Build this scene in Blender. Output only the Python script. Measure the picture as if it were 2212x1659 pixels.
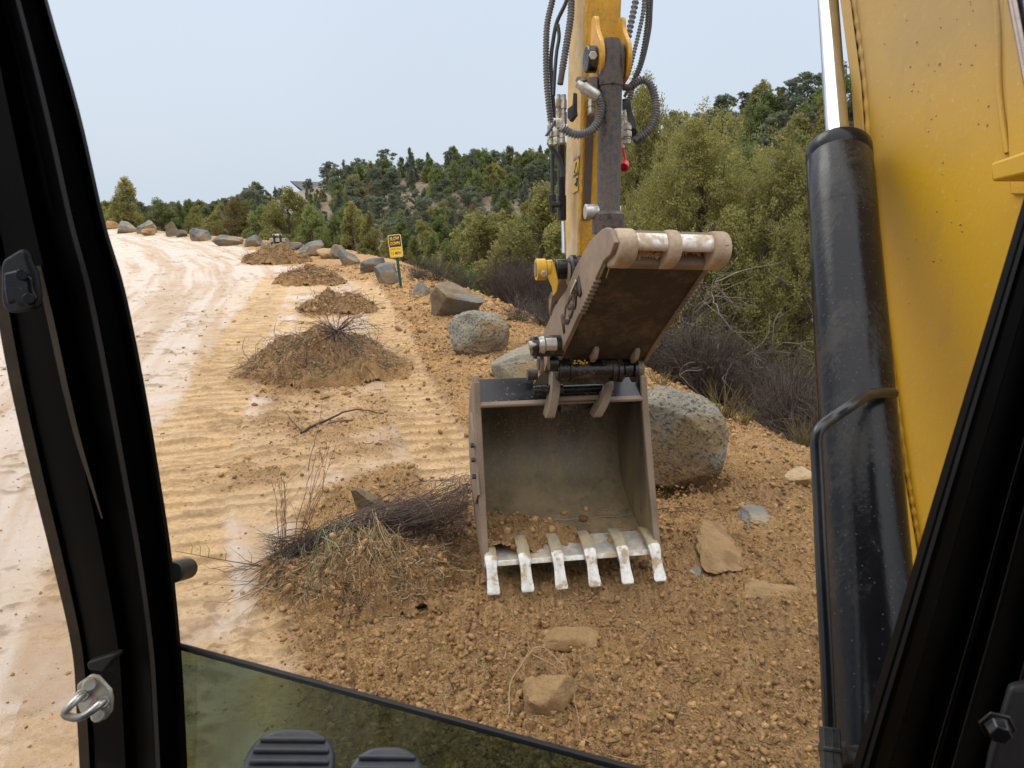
import bpy, bmesh, math, random
import numpy as np
from mathutils import Vector, Matrix

sc = bpy.context.scene
C = sc.collection
for o in list(bpy.data.objects):
    bpy.data.objects.remove(o)

# ------------------------------------------------------------------ camera
PITCH = math.radians(15.0)
EYE = np.array([0.0, 0.0, 2.1])
FPX = 1536.0                       # focal length in units of a 2212 px wide frame
cam_d = bpy.data.cameras.new("camera")
cam = bpy.data.objects.new("camera", cam_d)
C.objects.link(cam)
cam.location = EYE
cam.rotation_euler = (math.radians(90) - PITCH, 0, 0)
cam_d.sensor_width = 36.0
cam_d.lens = 36.0 * FPX / 2212.0
cam_d.clip_start = 0.03
cam_d.clip_end = 3000
cam_d.dof.use_dof = True
cam_d.dof.focus_distance = 4.3
cam_d.dof.aperture_fstop = 16.0
sc.camera = cam

# ------------------------------------------------------------------ light
world = bpy.data.worlds.new("World")
sc.world = world
world.use_nodes = True
wn = world.node_tree; wn.nodes.clear()
w_out = wn.nodes.new("ShaderNodeOutputWorld")
w_bg = wn.nodes.new("ShaderNodeBackground")
w_sky = wn.nodes.new("ShaderNodeTexSky")
w_sky.sky_type = 'NISHITA'; w_sky.sun_disc = False
w_sky.sun_elevation = math.radians(44); w_sky.sun_rotation = math.radians(-48)
w_sky.air_density = 1.0; w_sky.dust_density = 4.0
w_tc = wn.nodes.new("ShaderNodeTexCoord")
w_sep = wn.nodes.new("ShaderNodeSeparateXYZ")
w_ramp = wn.nodes.new("ShaderNodeValToRGB")
w_mul = wn.nodes.new("ShaderNodeMix"); w_mul.data_type = 'RGBA'
w_noise = wn.nodes.new("ShaderNodeTexNoise"); w_noise.inputs['Scale'].default_value = 1.4; w_noise.inputs['Detail'].default_value = 2
w_mr = wn.nodes.new("ShaderNodeMapRange")
w_mr.inputs['To Min'].default_value = 0.92; w_mr.inputs['To Max'].default_value = 1.08
w_sc = wn.nodes.new("ShaderNodeVectorMath"); w_sc.operation = 'SCALE'
wl = wn.links.new
wl(w_tc.outputs['Generated'], w_sep.inputs[0]); wl(w_sep.outputs['Z'], w_ramp.inputs['Fac'])
wl(w_tc.outputs['Generated'], w_noise.inputs['Vector']); wl(w_noise.outputs['Fac'], w_mr.inputs['Value'])
SKYK = 11.3                        # the cloud deck, in the units of the sky texture (background strength 0.1)
cr = w_ramp.color_ramp
cr.elements[0].position = 0.0; cr.elements[0].color = (0.058, 0.066, 0.0755, 1)
cr.elements[1].position = 1.0; cr.elements[1].color = (0.27, 0.272, 0.278, 1)
e = cr.elements.new(0.28); e.color = (0.060, 0.0685, 0.080, 1)
e = cr.elements.new(0.55); e.color = (0.155, 0.160, 0.166, 1)
w_sc2 = wn.nodes.new("ShaderNodeVectorMath"); w_sc2.operation = 'SCALE'; w_sc2.inputs['Scale'].default_value = SKYK * 10
wl(w_ramp.outputs['Color'], w_sc.inputs[0]); wl(w_mr.outputs[0], w_sc.inputs['Scale'])
wl(w_sc.outputs[0], w_sc2.inputs[0])
w_mul.inputs['Factor'].default_value = 0.94
wl(w_sky.outputs['Color'], w_mul.inputs['A']); wl(w_sc2.outputs[0], w_mul.inputs['B'])
wl(w_mul.outputs['Result'], w_bg.inputs['Color'])
w_bg.inputs['Strength'].default_value = 0.1
wl(w_bg.outputs[0], w_out.inputs[0])

sun_d = bpy.data.lights.new("sun", 'SUN'); sun = bpy.data.objects.new("sun", sun_d); C.objects.link(sun)
sun_d.energy = 0.85; sun_d.angle = math.radians(28); sun_d.color = (1.0, 0.96, 0.9)
_el, _az = math.radians(44), math.radians(-48)   # sun_rotation 0 is +Y, turning towards +X
_dir = Vector((math.sin(_az) * math.cos(_el), math.cos(_az) * math.cos(_el), math.sin(_el)))
sun.rotation_euler = _dir.to_track_quat('Z', 'Y').to_euler()
sc.view_settings.view_transform = 'Standard'; sc.view_settings.look = 'None'
sc.view_settings.exposure = 0.0; sc.view_settings.gamma = 1.0
sc.render.engine = 'CYCLES'
sc.cycles.max_bounces = 6; sc.cycles.transparent_max_bounces = 8
sc.cycles.use_denoising = True

# ------------------------------------------------------------------ maths helpers
CP, SP = math.cos(PITCH), math.sin(PITCH)
def ray(u, v):
    a = (u - 1106.0) / FPX; b = (829.5 - v) / FPX
    return np.array([a, CP + b * SP, -SP + b * CP])
def P(u, v, d):
    """the place d metres deep along the line of sight"""
    return EYE + ray(u, v) * d
def G(u, v, z=0.0):
    r = ray(u, v); t = (z - EYE[2]) / r[2]
    return EYE + r * t
def depth_of(p):
    return p[1] * CP - (p[2] - EYE[2]) * SP
def uv_of(p):
    d = depth_of(p); up = p[1] * SP + (p[2] - EYE[2]) * CP
    return 1106 + p[0] / d * FPX, 829.5 - up / d * FPX, d
def onplane(u, v, p0, n):
    r = ray(u, v); t = np.dot(p0 - EYE, n) / np.dot(r, n)
    return EYE + r * t
def unit(a):
    a = np.asarray(a, float); return a / np.linalg.norm(a)

def _hash(ix, iy, seed):
    h = (ix.astype(np.int64) * 374761393 + iy.astype(np.int64) * 668265263 + seed * 1274126177) & 0xFFFFFFFF
    h = ((h ^ (h >> 13)) * 1274126177) & 0xFFFFFFFF
    h = (h ^ (h >> 16)) & 0xFFFFFF
    return h / float(0xFFFFFF)
def vnoise(x, y, seed=0):
    x0 = np.floor(x); y0 = np.floor(y); fx = x - x0; fy = y - y0
    fx = fx * fx * fx * (fx * (fx * 6 - 15) + 10); fy = fy * fy * fy * (fy * (fy * 6 - 15) + 10)
    a = _hash(x0, y0, seed); b = _hash(x0 + 1, y0, seed); c = _hash(x0, y0 + 1, seed); d = _hash(x0 + 1, y0 + 1, seed)
    return (a + (b - a) * fx) * (1 - fy) + (c + (d - c) * fx) * fy
def fbm(x, y, seed=0, octv=4, gain=0.5):
    s = 0; a = 1; t = 0; f = 1.0
    for i in range(octv):
        ca, sa = math.cos(i * 1.1), math.sin(i * 1.1)
        s = s + a * (vnoise((x * ca - y * sa) * f, (x * sa + y * ca) * f, seed + i * 17) * 2 - 1); t += a; a *= gain; f *= 2.03
    return s / t
def noise3(p, seed=0, octv=4, gain=0.5):
    x, y, z = p[:, 0], p[:, 1], p[:, 2]
    return (fbm(x + z * 0.37, y - z * 0.61, seed, octv, gain) + fbm(y + 9.1, z + x * 0.31, seed + 5, octv, gain) + fbm(z - 3.3, x - y * 0.47, seed + 9, octv, gain)) / 1.8
def sstep(a, b, x):
    t = np.clip((x - a) / (b - a), 0, 1); return t * t * (3 - 2 * t)

# ------------------------------------------------------------------ objects
def props(o, label=None, cat=None, group=None, kind=None):
    if label: o['label'] = label
    if cat: o['category'] = cat
    if group: o['group'] = group
    if kind: o['kind'] = kind
    return o
def thing(name, label, cat, loc=(0, 0, 0), rz=0.0, group=None):
    o = bpy.data.objects.new(name, None); C.objects.link(o)
    o.location = loc; o.rotation_euler = (0, 0, rz); o.empty_display_size = 0.2
    return props(o, label, cat, group)
def link(name, me, m, parent=None, smooth=None, local=False):
    """parent keeps world coordinates unless local"""
    o = bpy.data.objects.new(name, me); C.objects.link(o)
    if m is not None:
        me.materials.append(m)
    if smooth == 'flat': pass
    elif smooth is not None:
        me.shade_smooth()
        if smooth < 180: me.set_sharp_from_angle(angle=math.radians(smooth))
    if parent is not None:
        o.parent = parent
        if not local:
            off = Vector((0, 0, 0)); q = parent
            while q is not None:
                off += q.location; q = q.parent
            o.location = -off
    return o
def fast_mesh(name, V, F, attrs=None):
    V = np.ascontiguousarray(V, dtype=np.float32); F = np.ascontiguousarray(F, dtype=np.int32)
    me = bpy.data.meshes.new(name)
    me.vertices.add(len(V)); me.vertices.foreach_set("co", V.ravel())
    n, k = F.shape
    me.loops.add(n * k); me.loops.foreach_set("vertex_index", F.ravel())
    me.polygons.add(n); me.polygons.foreach_set("loop_start", np.arange(0, n * k, k, dtype=np.int32))
    me.update(calc_edges=True)
    for an, av in (attrs or {}).items():
        av = np.asarray(av, dtype=np.float32)
        if av.ndim == 1:
            at = me.attributes.new(an, 'FLOAT', 'POINT'); at.data.foreach_set("value", av)
        else:
            at = me.attributes.new(an, 'FLOAT_COLOR', 'POINT'); at.data.foreach_set("color", np.ascontiguousarray(av).ravel())
    return me

class MB:
    """collects shapes into one mesh"""
    def __init__(s): s.v = []; s.f = []
    def add(s, V, F):
        b = len(s.v); s.v.extend([tuple(map(float, p)) for p in V]); s.f.extend([tuple(i + b for i in f) for f in F]); return s
    def box(s, c, ax, ay, az, sx, sy, sz):
        c = np.asarray(c, float); V = []
        for k in (-1, 1):
            for j in (-1, 1):
                for i in (-1, 1):
                    V.append(c + ax * i * sx / 2 + ay * j * sy / 2 + az * k * sz / 2)
        return s.add(V, [(0, 2, 3, 1), (4, 5, 7, 6), (0, 1, 5, 4), (2, 6, 7, 3), (0, 4, 6, 2), (1, 3, 7, 5)])
    def hexa(s, q0, q1):
        """two quads, near and far"""
        return s.add(list(q0) + list(q1), [(0, 1, 2, 3), (7, 6, 5, 4), (0, 4, 5, 1), (1, 5, 6, 2), (2, 6, 7, 3), (3, 7, 4, 0)])
    def prism(s, poly, ex):
        """planar 3-D polygon pushed along ex"""
        n = len(poly); V = [np.asarray(p, float) for p in poly]; V += [p + ex for p in V[:n]]
        F = [tuple(range(n)), tuple(range(2 * n - 1, n - 1, -1))]
        F += [(i, i + n, (i + 1) % n + n, (i + 1) % n) for i in range(n)]
        return s.add(V, F)
    def tube(s, pts, rad, n=12, cap=True, axis=None):
        pts = [np.asarray(p, float) for p in pts]; m = len(pts)
        if not hasattr(rad, '__len__'): rad = [rad] * m
        V = []; prev = None
        for i in range(m):
            t = unit(pts[min(i + 1, m - 1)] - pts[max(i - 1, 0)] + 1e-12) if axis is None else unit(axis)
            if prev is None:
                a = np.array([0, 0, 1.0]) if abs(t[2]) < 0.9 else np.array([1.0, 0, 0])
                nx = unit(np.cross(a, t))
            else:
                nx = prev - t * np.dot(prev, t); nx = unit(nx)
            prev = nx; ny = np.cross(t, nx)
            for k in range(n):
                a = 2 * math.pi * k / n
                V.append(pts[i] + (nx * math.cos(a) + ny * math.sin(a)) * rad[i])
        F = [(i * n + k, i * n + (k + 1) % n, (i + 1) * n + (k + 1) % n, (i + 1) * n + k) for i in range(m - 1) for k in range(n)]
        if cap:
            F.append(tuple(range(n - 1, -1, -1))); F.append(tuple((m - 1) * n + k for k in range(n)))
        return s.add(V, F)
    def cyl(s, a, b, r, n=24, r2=None):
        return s.tube([a, b], [r, r if r2 is None else r2], n)
    def lathe(s, a, axis, prof, n=28):
        """prof: (distance along axis, radius)"""
        return s.tube([np.asarray(a) + unit(axis) * t for t, r in prof], [r for t, r in prof], n, True, axis)
    def build(s, name, m, parent=None, smooth=35, bevel=0.0, local=False, seg=2):
        me = bpy.data.meshes.new(name); me.from_pydata(s.v, [], s.f); me.update()
        bm = bmesh.new(); bm.from_mesh(me); bmesh.ops.recalc_face_normals(bm, faces=bm.faces); bm.to_mesh(me); bm.free()
        o = link(name, me, m, parent, smooth, local)
        if bevel:
            md = o.modifiers.new("edge", 'BEVEL'); md.width = bevel; md.segments = seg; md.limit_method = 'ANGLE'; md.angle_limit = math.radians(32)
        return o
def spline(pts, n):
    pts = [np.asarray(p, float) for p in pts]
    q = [2 * pts[0] - pts[1]] + pts + [2 * pts[-1] - pts[-2]]
    out = []; segs = len(pts) - 1
    for i in range(segs):
        p0, p1, p2, p3 = q[i:i + 4]
        for k in range(n):
            t = k / n
            out.append(0.5 * (2 * p1 + (p2 - p0) * t + (2 * p0 - 5 * p1 + 4 * p2 - p3) * t * t + (3 * p1 - p0 - 3 * p2 + p3) * t ** 3))
    out.append(pts[-1]); return out
def resample(pts, step):
    pts = np.array(pts); L = np.concatenate([[0], np.cumsum(np.linalg.norm(np.diff(pts, axis=0), axis=1))])
    n = max(2, int(L[-1] / step)); t = np.linspace(0, L[-1], n + 1)
    return np.stack([np.interp(t, L, pts[:, k]) for k in range(3)], 1)

# ------------------------------------------------------------------ materials
class NT:
    def __init__(s, name):
        s.m = bpy.data.materials.new(name); s.m.use_nodes = True; s.t = s.m.node_tree; s.n = s.t.nodes; s.l = s.t.links.new
        s.b = s.n['Principled BSDF']; s.co = None
    def coord(s, scale=(1, 1, 1), rot=(0, 0, 0)):
        tc = s.n.new("ShaderNodeTexCoord"); mp = s.n.new("ShaderNodeMapping")
        mp.inputs['Scale'].default_value = scale; mp.inputs['Rotation'].default_value = rot
        s.l(tc.outputs['Object'], mp.inputs['Vector']); return mp.outputs[0]
    def noise(s, scale, detail=6, rough=0.6, vec=None, dist=0.0):
        t = s.n.new("ShaderNodeTexNoise"); t.inputs['Scale'].default_value = scale; t.inputs['Detail'].default_value = detail
        t.inputs['Roughness'].default_value = rough; t.inputs['Distortion'].default_value = dist
        s.l(vec or s.coord(), t.inputs['Vector']); return t.outputs['Fac']
    def voro(s, scale, vec=None, feature='F1'):
        t = s.n.new("ShaderNodeTexVoronoi"); t.feature = feature; t.inputs['Scale'].default_value = scale
        s.l(vec or s.coord(), t.inputs['Vector']); return t.outputs['Distance']
    def ramp(s, fac, a, b, lo=0.0, hi=1.0):
        r = s.n.new("ShaderNodeMapRange"); r.inputs['From Min'].default_value = a; r.inputs['From Max'].default_value = b
        r.inputs['To Min'].default_value = lo; r.inputs['To Max'].default_value = hi; s.l(fac, r.inputs['Value']); return r.outputs[0]
    def mix(s, fac, a, b, mode='MIX'):
        m = s.n.new("ShaderNodeMix"); m.data_type = 'RGBA'; m.blend_type = mode
        for inp, x in (('Factor', fac), ('A', a), ('B', b)):
            if isinstance(x, tuple): m.inputs[inp].default_value = (*x, 1) if len(x) == 3 else x
            elif isinstance(x, (int, float)): m.inputs[inp].default_value = x
            else: s.l(x, m.inputs[inp])
        return m.outputs['Result']
    def math(s, op, a, b=0.0):
        m = s.n.new("ShaderNodeMath"); m.operation = op
        for i, x in enumerate((a, b)):
            if isinstance(x, (int, float)): m.inputs[i].default_value = x
            else: s.l(x, m.inputs[i])
        return m.outputs[0]
    def attr(s, name, out='Color'):
        a = s.n.new("ShaderNodeAttribute"); a.attribute_name = name; return a.outputs[out]
    def set(s, key, x):
        if isinstance(x, tuple): s.b.inputs[key].default_value = (*x, 1) if len(x) == 3 else x
        elif isinstance(x, (int, float)): s.b.inputs[key].default_value = x
        else: s.l(x, s.b.inputs[key])
        return s
    def bump(s, h, strength=0.3, dist=0.01):
        b = s.n.new("ShaderNodeBump"); b.inputs['Strength'].default_value = strength; b.inputs['Distance'].default_value = dist
        s.l(h, b.inputs['Height']); s.l(b.outputs[0], s.b.inputs['Normal']); return s

def m_dirty(name, base, dirt, scale=3.0, lo=0.45, hi=0.6, rough=0.5, drough=0.9, metal=0.0, fine=60, bump=0.15, stretch=(1, 1, 1), spec=0.5, specks=None, bdist=0.004):
    """paint or steel with patches of dirt"""
    t = NT(name); vec = t.coord(stretch)
    n1 = t.noise(scale, 8, 0.65, vec); n2 = t.noise(fine, 4, 0.6, vec)
    f = t.ramp(t.math('ADD', n1, t.math('MULTIPLY', t.math('SUBTRACT', n2, 0.5), 0.35)), lo, hi)
    c = t.mix(f, base, dirt)
    v = t.ramp(t.noise(scale * 4, 5, 0.6), 0.3, 0.7, 0.8, 1.15)
    cc = t.n.new("ShaderNodeVectorMath"); cc.operation = 'SCALE'; t.l(c, cc.inputs[0]); t.l(v, cc.inputs['Scale'])
    c = cc.outputs[0]; h = n2
    if specks:
        sp = t.ramp(t.voro(specks[0]), specks[1], specks[1] * 0.6); c = t.mix(sp, c, specks[2]); h = t.math('ADD', n2, t.math('MULTIPLY', sp, 2.0))
    t.set('Base Color', c); t.set('Roughness', t.ramp(f, 0, 1, rough, drough)); t.set('Metallic', t.ramp(f, 0, 1, metal, 0.0)) if metal else None
    t.set('Specular IOR Level', spec)
    t.bump(h, bump, bdist); return t.m

M = {}
def m_boom():
    t = NT('yellow_boom_paint'); tc = t.n.new("ShaderNodeTexCoord"); sp = t.n.new("ShaderNodeSeparateXYZ"); t.l(tc.outputs['Object'], sp.inputs[0])
    n1 = t.noise(3.5, 7, 0.65); n2 = t.noise(120, 4, 0.6); nd = t.noise(9, 5, 0.6, t.coord((1, 1.0, 0.35), (0.5, 0, 0)))
    up = t.ramp(sp.outputs['Z'], 2.13, 2.36)              # road dust clings to the upper part
    f = t.math('MULTIPLY', up, t.ramp(n1, 0.25, 0.6, 0.45, 0.95))
    c = t.mix(f, (0.56, 0.31, 0.010), (0.40, 0.27, 0.11)); c = t.mix(t.ramp(nd, 0.60, 0.74, 0, 0.5), c, (0.33, 0.21, 0.09))
    c = t.mix(t.ramp(n1, 0.6, 0.8, 0, 0.35), c, (0.36, 0.22, 0.05)); c = t.mix(t.ramp(n2, 0.62, 0.72, 0, 0.35), c, (0.62, 0.45, 0.22))
    t.set('Base Color', c); t.set('Roughness', t.ramp(f, 0, 1, 0.5, 0.85)); t.bump(t.math('ADD', n2, t.noise(25, 3, 0.5)), 0.12, 0.004); return t.m
M['yellow'] = m_boom()
M['yellow_dusty'] = m_dirty('dusty_yellow_paint', (0.54, 0.32, 0.05), (0.46, 0.36, 0.24), 3.0, 0.30, 0.62, 0.5, 0.85, fine=70, bump=0.15, specks=(60, 0.16, (0.16, 0.10, 0.05)))
M['yellow_front'] = m_dirty('grimy_yellow_paint', (0.60, 0.30, 0.015), (0.20, 0.12, 0.04), 5.0, 0.52, 0.75, 0.4, 0.8, fine=60, bump=0.15, specks=(45, 0.14, (0.07, 0.045, 0.02)))
M['black_gloss'] = m_dirty('black_gloss_paint', (0.008, 0.008, 0.010), (0.05, 0.043, 0.034), 7.0, 0.52, 0.80, 0.19, 0.6, fine=160, bump=0.10, stretch=(1, 1, 0.45), spec=0.22, specks=(110, 0.14, (0.085, 0.075, 0.055)))
M['black_semi'] = m_dirty('black_painted_steel', (0.011, 0.011, 0.012), (0.06, 0.048, 0.036), 6.0, 0.55, 0.8, 0.28, 0.7, fine=90, bump=0.1)
M['rust_cyl'] = m_dirty('flaking_black_cylinder_paint', (0.020, 0.020, 0.024), (0.095, 0.064, 0.046), 52.0, 0.43, 0.54, 0.32, 0.85, fine=45, bump=0.3, bdist=0.003)
M['grease'] = m_dirty('greasy_black_steel', (0.007, 0.006, 0.005), (0.07, 0.05, 0.032), 12.0, 0.5, 0.66, 0.22, 0.6, fine=70, bump=0.35)
M['tanmud'] = m_dirty('dried_tan_mud', (0.40, 0.30, 0.20), (0.27, 0.19, 0.12), 9, 0.42, 0.66, 0.7, 0.9, fine=60, bump=0.5, bdist=0.008)
M['chrome'] = m_dirty('chrome_rod', (0.62, 0.63, 0.67), (0.50, 0.50, 0.53), 3, 0.6, 0.9, 0.09, 0.2, metal=1.0, bump=0.01)
M['zinc'] = m_dirty('zinc_plated_steel', (0.50, 0.49, 0.46), (0.28, 0.23, 0.15), 30, 0.45, 0.7, 0.35, 0.6, metal=0.85, bump=0.1)
M['fitting'] = m_dirty('tarnished_fitting', (0.50, 0.46, 0.38), (0.20, 0.15, 0.10), 25, 0.42, 0.62, 0.38, 0.7, metal=0.7, bump=0.15)
M['mudsteel'] = m_dirty('mud_filmed_steel', (0.215, 0.155, 0.105), (0.125, 0.085, 0.055), 4, 0.42, 0.7, 0.62, 0.85, fine=110, bump=0.22)
M['darkface'] = m_dirty('dark_brown_steel_face', (0.040, 0.028, 0.019), (0.11, 0.074, 0.044), 5, 0.45, 0.72, 0.62, 0.9, fine=50, bump=0.25, spec=0.25)  # darker brown steel tone for the thumb face and lettering
M['clay'] = m_dirty('packed_tan_clay', (0.42, 0.27, 0.14), (0.62, 0.50, 0.36), 12, 0.46, 0.62, 0.8, 0.55, fine=60, bump=0.7, bdist=0.012)
M['wornsteel'] = m_dirty('worn_bright_steel', (0.62, 0.59, 0.54), (0.42, 0.31, 0.20), 9, 0.46, 0.6, 0.30, 0.8, metal=0.5, fine=40, bump=0.2)
M['adapter'] = m_dirty('olive_grey_adapter', (0.33, 0.29, 0.20), (0.36, 0.24, 0.13), 14, 0.46, 0.6, 0.45, 0.85, metal=0.3, fine=40, bump=0.3)
M['tooth'] = m_dirty('polished_tooth_steel', (0.50, 0.48, 0.44), (0.38, 0.26, 0.15), 14, 0.53, 0.60, 0.28, 0.8, metal=0.45, fine=40, bump=0.2)
M['spring'] = m_dirty('grey_spring_guard', (0.13, 0.133, 0.14), (0.17, 0.15, 0.13), 9, 0.5, 0.7, 0.28, 0.6, metal=0.2, bump=0.05)
M['hose'] = m_dirty('black_rubber_hose', (0.012, 0.012, 0.013), (0.05, 0.042, 0.034), 12, 0.55, 0.75, 0.45, 0.8, bump=0.1)
M['brownbar'] = m_dirty('brown_grimy_bar', (0.10, 0.062, 0.040), (0.055, 0.045, 0.042), 9, 0.42, 0.62, 0.5, 0.8, bump=0.2)
M['cab'] = m_dirty('cab_black_paint', (0.0028, 0.0028, 0.003), (0.006, 0.0055, 0.005), 4, 0.5, 0.8, 0.45, 0.65, bump=0.05, spec=0.07)
M['cab_trim'] = m_dirty('scuffed_black_trim', (0.014, 0.014, 0.016), (0.026, 0.023, 0.02), 6, 0.5, 0.8, 0.45, 0.6, bump=0.1, spec=0.25)
M['seal'] = m_dirty('brown_rubber_edge', (0.06, 0.042, 0.026), (0.095, 0.066, 0.04), 5, 0.45, 0.7, 0.5, 0.7, bump=0.05)
M['pedal'] = m_dirty('pedal_rubber', (0.035, 0.036, 0.045), (0.055, 0.05, 0.05), 12, 0.5, 0.7, 0.45, 0.7, bump=0.15)
M['red'] = m_dirty('red_plastic', (0.55, 0.015, 0.02), (0.35, 0.02, 0.02), 12, 0.55, 0.8, 0.35, 0.6, bump=0.02)
M['decal_yellow'] = m_dirty('decal_yellow', (0.68, 0.45, 0.04), (0.55, 0.40, 0.14), 12, 0.55, 0.8, 0.5, 0.7, bump=0.02)
M['decal_red'] = m_dirty('decal_faded_red', (0.32, 0.12, 0.10), (0.35, 0.2, 0.15), 12, 0.55, 0.8, 0.5, 0.7, bump=0.02)
M['decal_black'] = m_dirty('decal_black', (0.02, 0.02, 0.02), (0.06, 0.05, 0.04), 12, 0.55, 0.8, 0.5, 0.7, bump=0.02)
M['sign_yellow'] = m_dirty('sign_yellow', (0.80, 0.50, 0.01), (0.72, 0.47, 0.05), 6, 0.6, 0.9, 0.4, 0.6, bump=0.0)
M['sign_black'] = m_dirty('sign_black', (0.018, 0.012, 0.010), (0.03, 0.02, 0.02), 6, 0.6, 0.9, 0.4, 0.6, bump=0.0)
M['sign_rim'] = m_dirty('sign_pale_rim', (0.78, 0.62, 0.32), (0.70, 0.5, 0.2), 6, 0.6, 0.9, 0.4, 0.6, bump=0.0)
M['post'] = m_dirty('green_post_paint', (0.006, 0.055, 0.038), (0.012, 0.07, 0.05), 6, 0.55, 0.8, 0.4, 0.6, bump=0.05)
M['roof'] = m_dirty('grey_metal_roof', (0.045, 0.047, 0.055), (0.06, 0.06, 0.068), 1, 0.5, 0.8, 0.45, 0.6, bump=0.0)
M['gable'] = m_dirty('dark_gable_wood', (0.04, 0.03, 0.032), (0.06, 0.045, 0.045), 1, 0.5, 0.8, 0.6, 0.8, bump=0.0)
M['rock_tan'] = None

def m_bucket():
    t = NT('bucket_inner_steel'); vec = t.coord((1, 1, 0.25))
    n1 = t.noise(6, 8, 0.7, vec); n2 = t.noise(70, 5, 0.6)
    tc = t.n.new("ShaderNodeTexCoord"); sp = t.n.new("ShaderNodeSeparateXYZ"); t.l(tc.outputs['Object'], sp.inputs[0])
    low = t.ramp(sp.outputs['Z'], 0.95, 0.30)            # soil sticks to the lower half
    f = t.ramp(t.math('ADD', t.math('MULTIPLY', n1, 1.3), t.math('MULTIPLY', low, 0.50)), 0.66, 1.25)
    c = t.mix(f, (0.060, 0.054, 0.044), (0.23, 0.165, 0.085))
    c = t.mix(t.ramp(n2, 0.55, 0.72), c, (0.26, 0.19, 0.105))
    c = t.mix(t.ramp(t.noise(9, 6, 0.6), 0.58, 0.7), c, (0.09, 0.085, 0.052))
    t.set('Base Color', c); t.set('Metallic', t.ramp(f, 0, 1, 0.35, 0.0)); t.set('Roughness', t.ramp(f, 0, 1, 0.36, 0.62))
    t.bump(n2, 0.2, 0.004); return t.m
M['bucket_in'] = m_bucket()
def m_spatter():
    t = NT('mud_spattered_black_plate'); n = t.noise(45, 5, 0.7); big = t.noise(6, 4, 0.6)
    f = t.ramp(t.math('ADD', n, t.math('MULTIPLY', big, 0.3)), 0.76, 0.82)
    c = t.mix(f, (0.016, 0.018, 0.022), (0.25, 0.17, 0.10)); t.set('Base Color', c)
    t.set('Roughness', t.ramp(f, 0, 1, 0.2, 0.85)); t.bump(f, 0.4, 0.003); return t.m
M['spatter'] = m_spatter()
def m_glass():
    t = NT('green_tinted_glass'); t.n.remove(t.b)
    out = t.n['Material Output']; tr = t.n.new("ShaderNodeBsdfTransparent"); gl = t.n.new("ShaderNodeBsdfGlossy"); df = t.n.new("ShaderNodeBsdfDiffuse")
    tr.inputs[0].default_value = (0.45, 0.53, 0.45, 1); gl.inputs['Roughness'].default_value = 0.02; gl.inputs[0].default_value = (0.9, 0.95, 0.9, 1)
    df.inputs[0].default_value = (0.17, 0.20, 0.15, 1)
    lw = t.n.new("ShaderNodeLayerWeight"); lw.inputs[0].default_value = 0.5; frv = t.math('ADD', t.math('MULTIPLY', t.math('POWER', lw.outputs['Facing'], 5.0), 0.5), 0.025)
    a = t.n.new("ShaderNodeMixShader"); b = t.n.new("ShaderNodeMixShader")
    dirt = t.ramp(t.noise(5, 6, 0.6, t.coord((3, 3, 0.7))), 0.40, 0.75, 0.05, 0.28)
    bead = t.math('MULTIPLY', t.ramp(t.voro(95), 0.16, 0.10), t.ramp(t.noise(14, 2, 0.5), 0.5, 0.56)); dirt = t.math('MAXIMUM', dirt, t.math('MULTIPLY', bead, 0.7))
    t.l(dirt, a.inputs[0]); t.l(tr.outputs[0], a.inputs[1]); t.l(df.outputs[0], a.inputs[2])
    t.l(frv, b.inputs[0]); t.l(a.outputs[0], b.inputs[1]); t.l(gl.outputs[0], b.inputs[2])
    t.l(b.outputs[0], out.inputs[0]); return t.m
M['glass'] = m_glass()

def m_rock(name, cols, scale, lich=None, pit=0.0, bump=0.6):
    t = NT(name)
    n1 = t.noise(scale, 8, 0.65); n2 = t.noise(scale * 7, 6, 0.7); n3 = t.noise(scale * 0.6, 3, 0.5)
    c = t.mix(t.ramp(n1, 0.38, 0.62), cols[0], cols[1]); c = t.mix(t.ramp(n3, 0.5, 0.62), c, cols[2])
    c = t.mix(t.ramp(n2, 0.52, 0.75, 0, 0.6), c, tuple(x * 0.35 for x in cols[0]))
    if lich: c = t.mix(t.ramp(t.noise(scale * 2.5, 6, 0.7), 0.60, 0.66), c, lich)
    h = t.math('ADD', n2, n1)
    if pit:
        pv = t.ramp(t.noise(scale * 9, 3, 0.55), 0.33, 0.43); h = t.math('ADD', h, t.math('MULTIPLY', pv, pit)); c = t.mix(t.ramp(pv, 0, 1, 0.45, 0), c, tuple(x * 0.25 for x in cols[0]))
    tc = t.n.new("ShaderNodeTexCoord"); sp = t.n.new("ShaderNodeSeparateXYZ"); t.l(tc.outputs['Generated'], sp.inputs[0])
    soil = t.ramp(t.math('ADD', sp.outputs['Z'], t.math('MULTIPLY', t.math('SUBTRACT', n1, 0.5), 1.1)), 0.42, 0.12, 0, 0.85)
    c = t.mix(soil, c, (0.30, 0.18, 0.075)); c = t.mix(1.0, c, (1.06, 1.0, 0.88), 'MULTIPLY')
    t.set('Base Color', c); t.set('Roughness', 0.8); t.bump(h, bump, 0.05); return t.m
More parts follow.
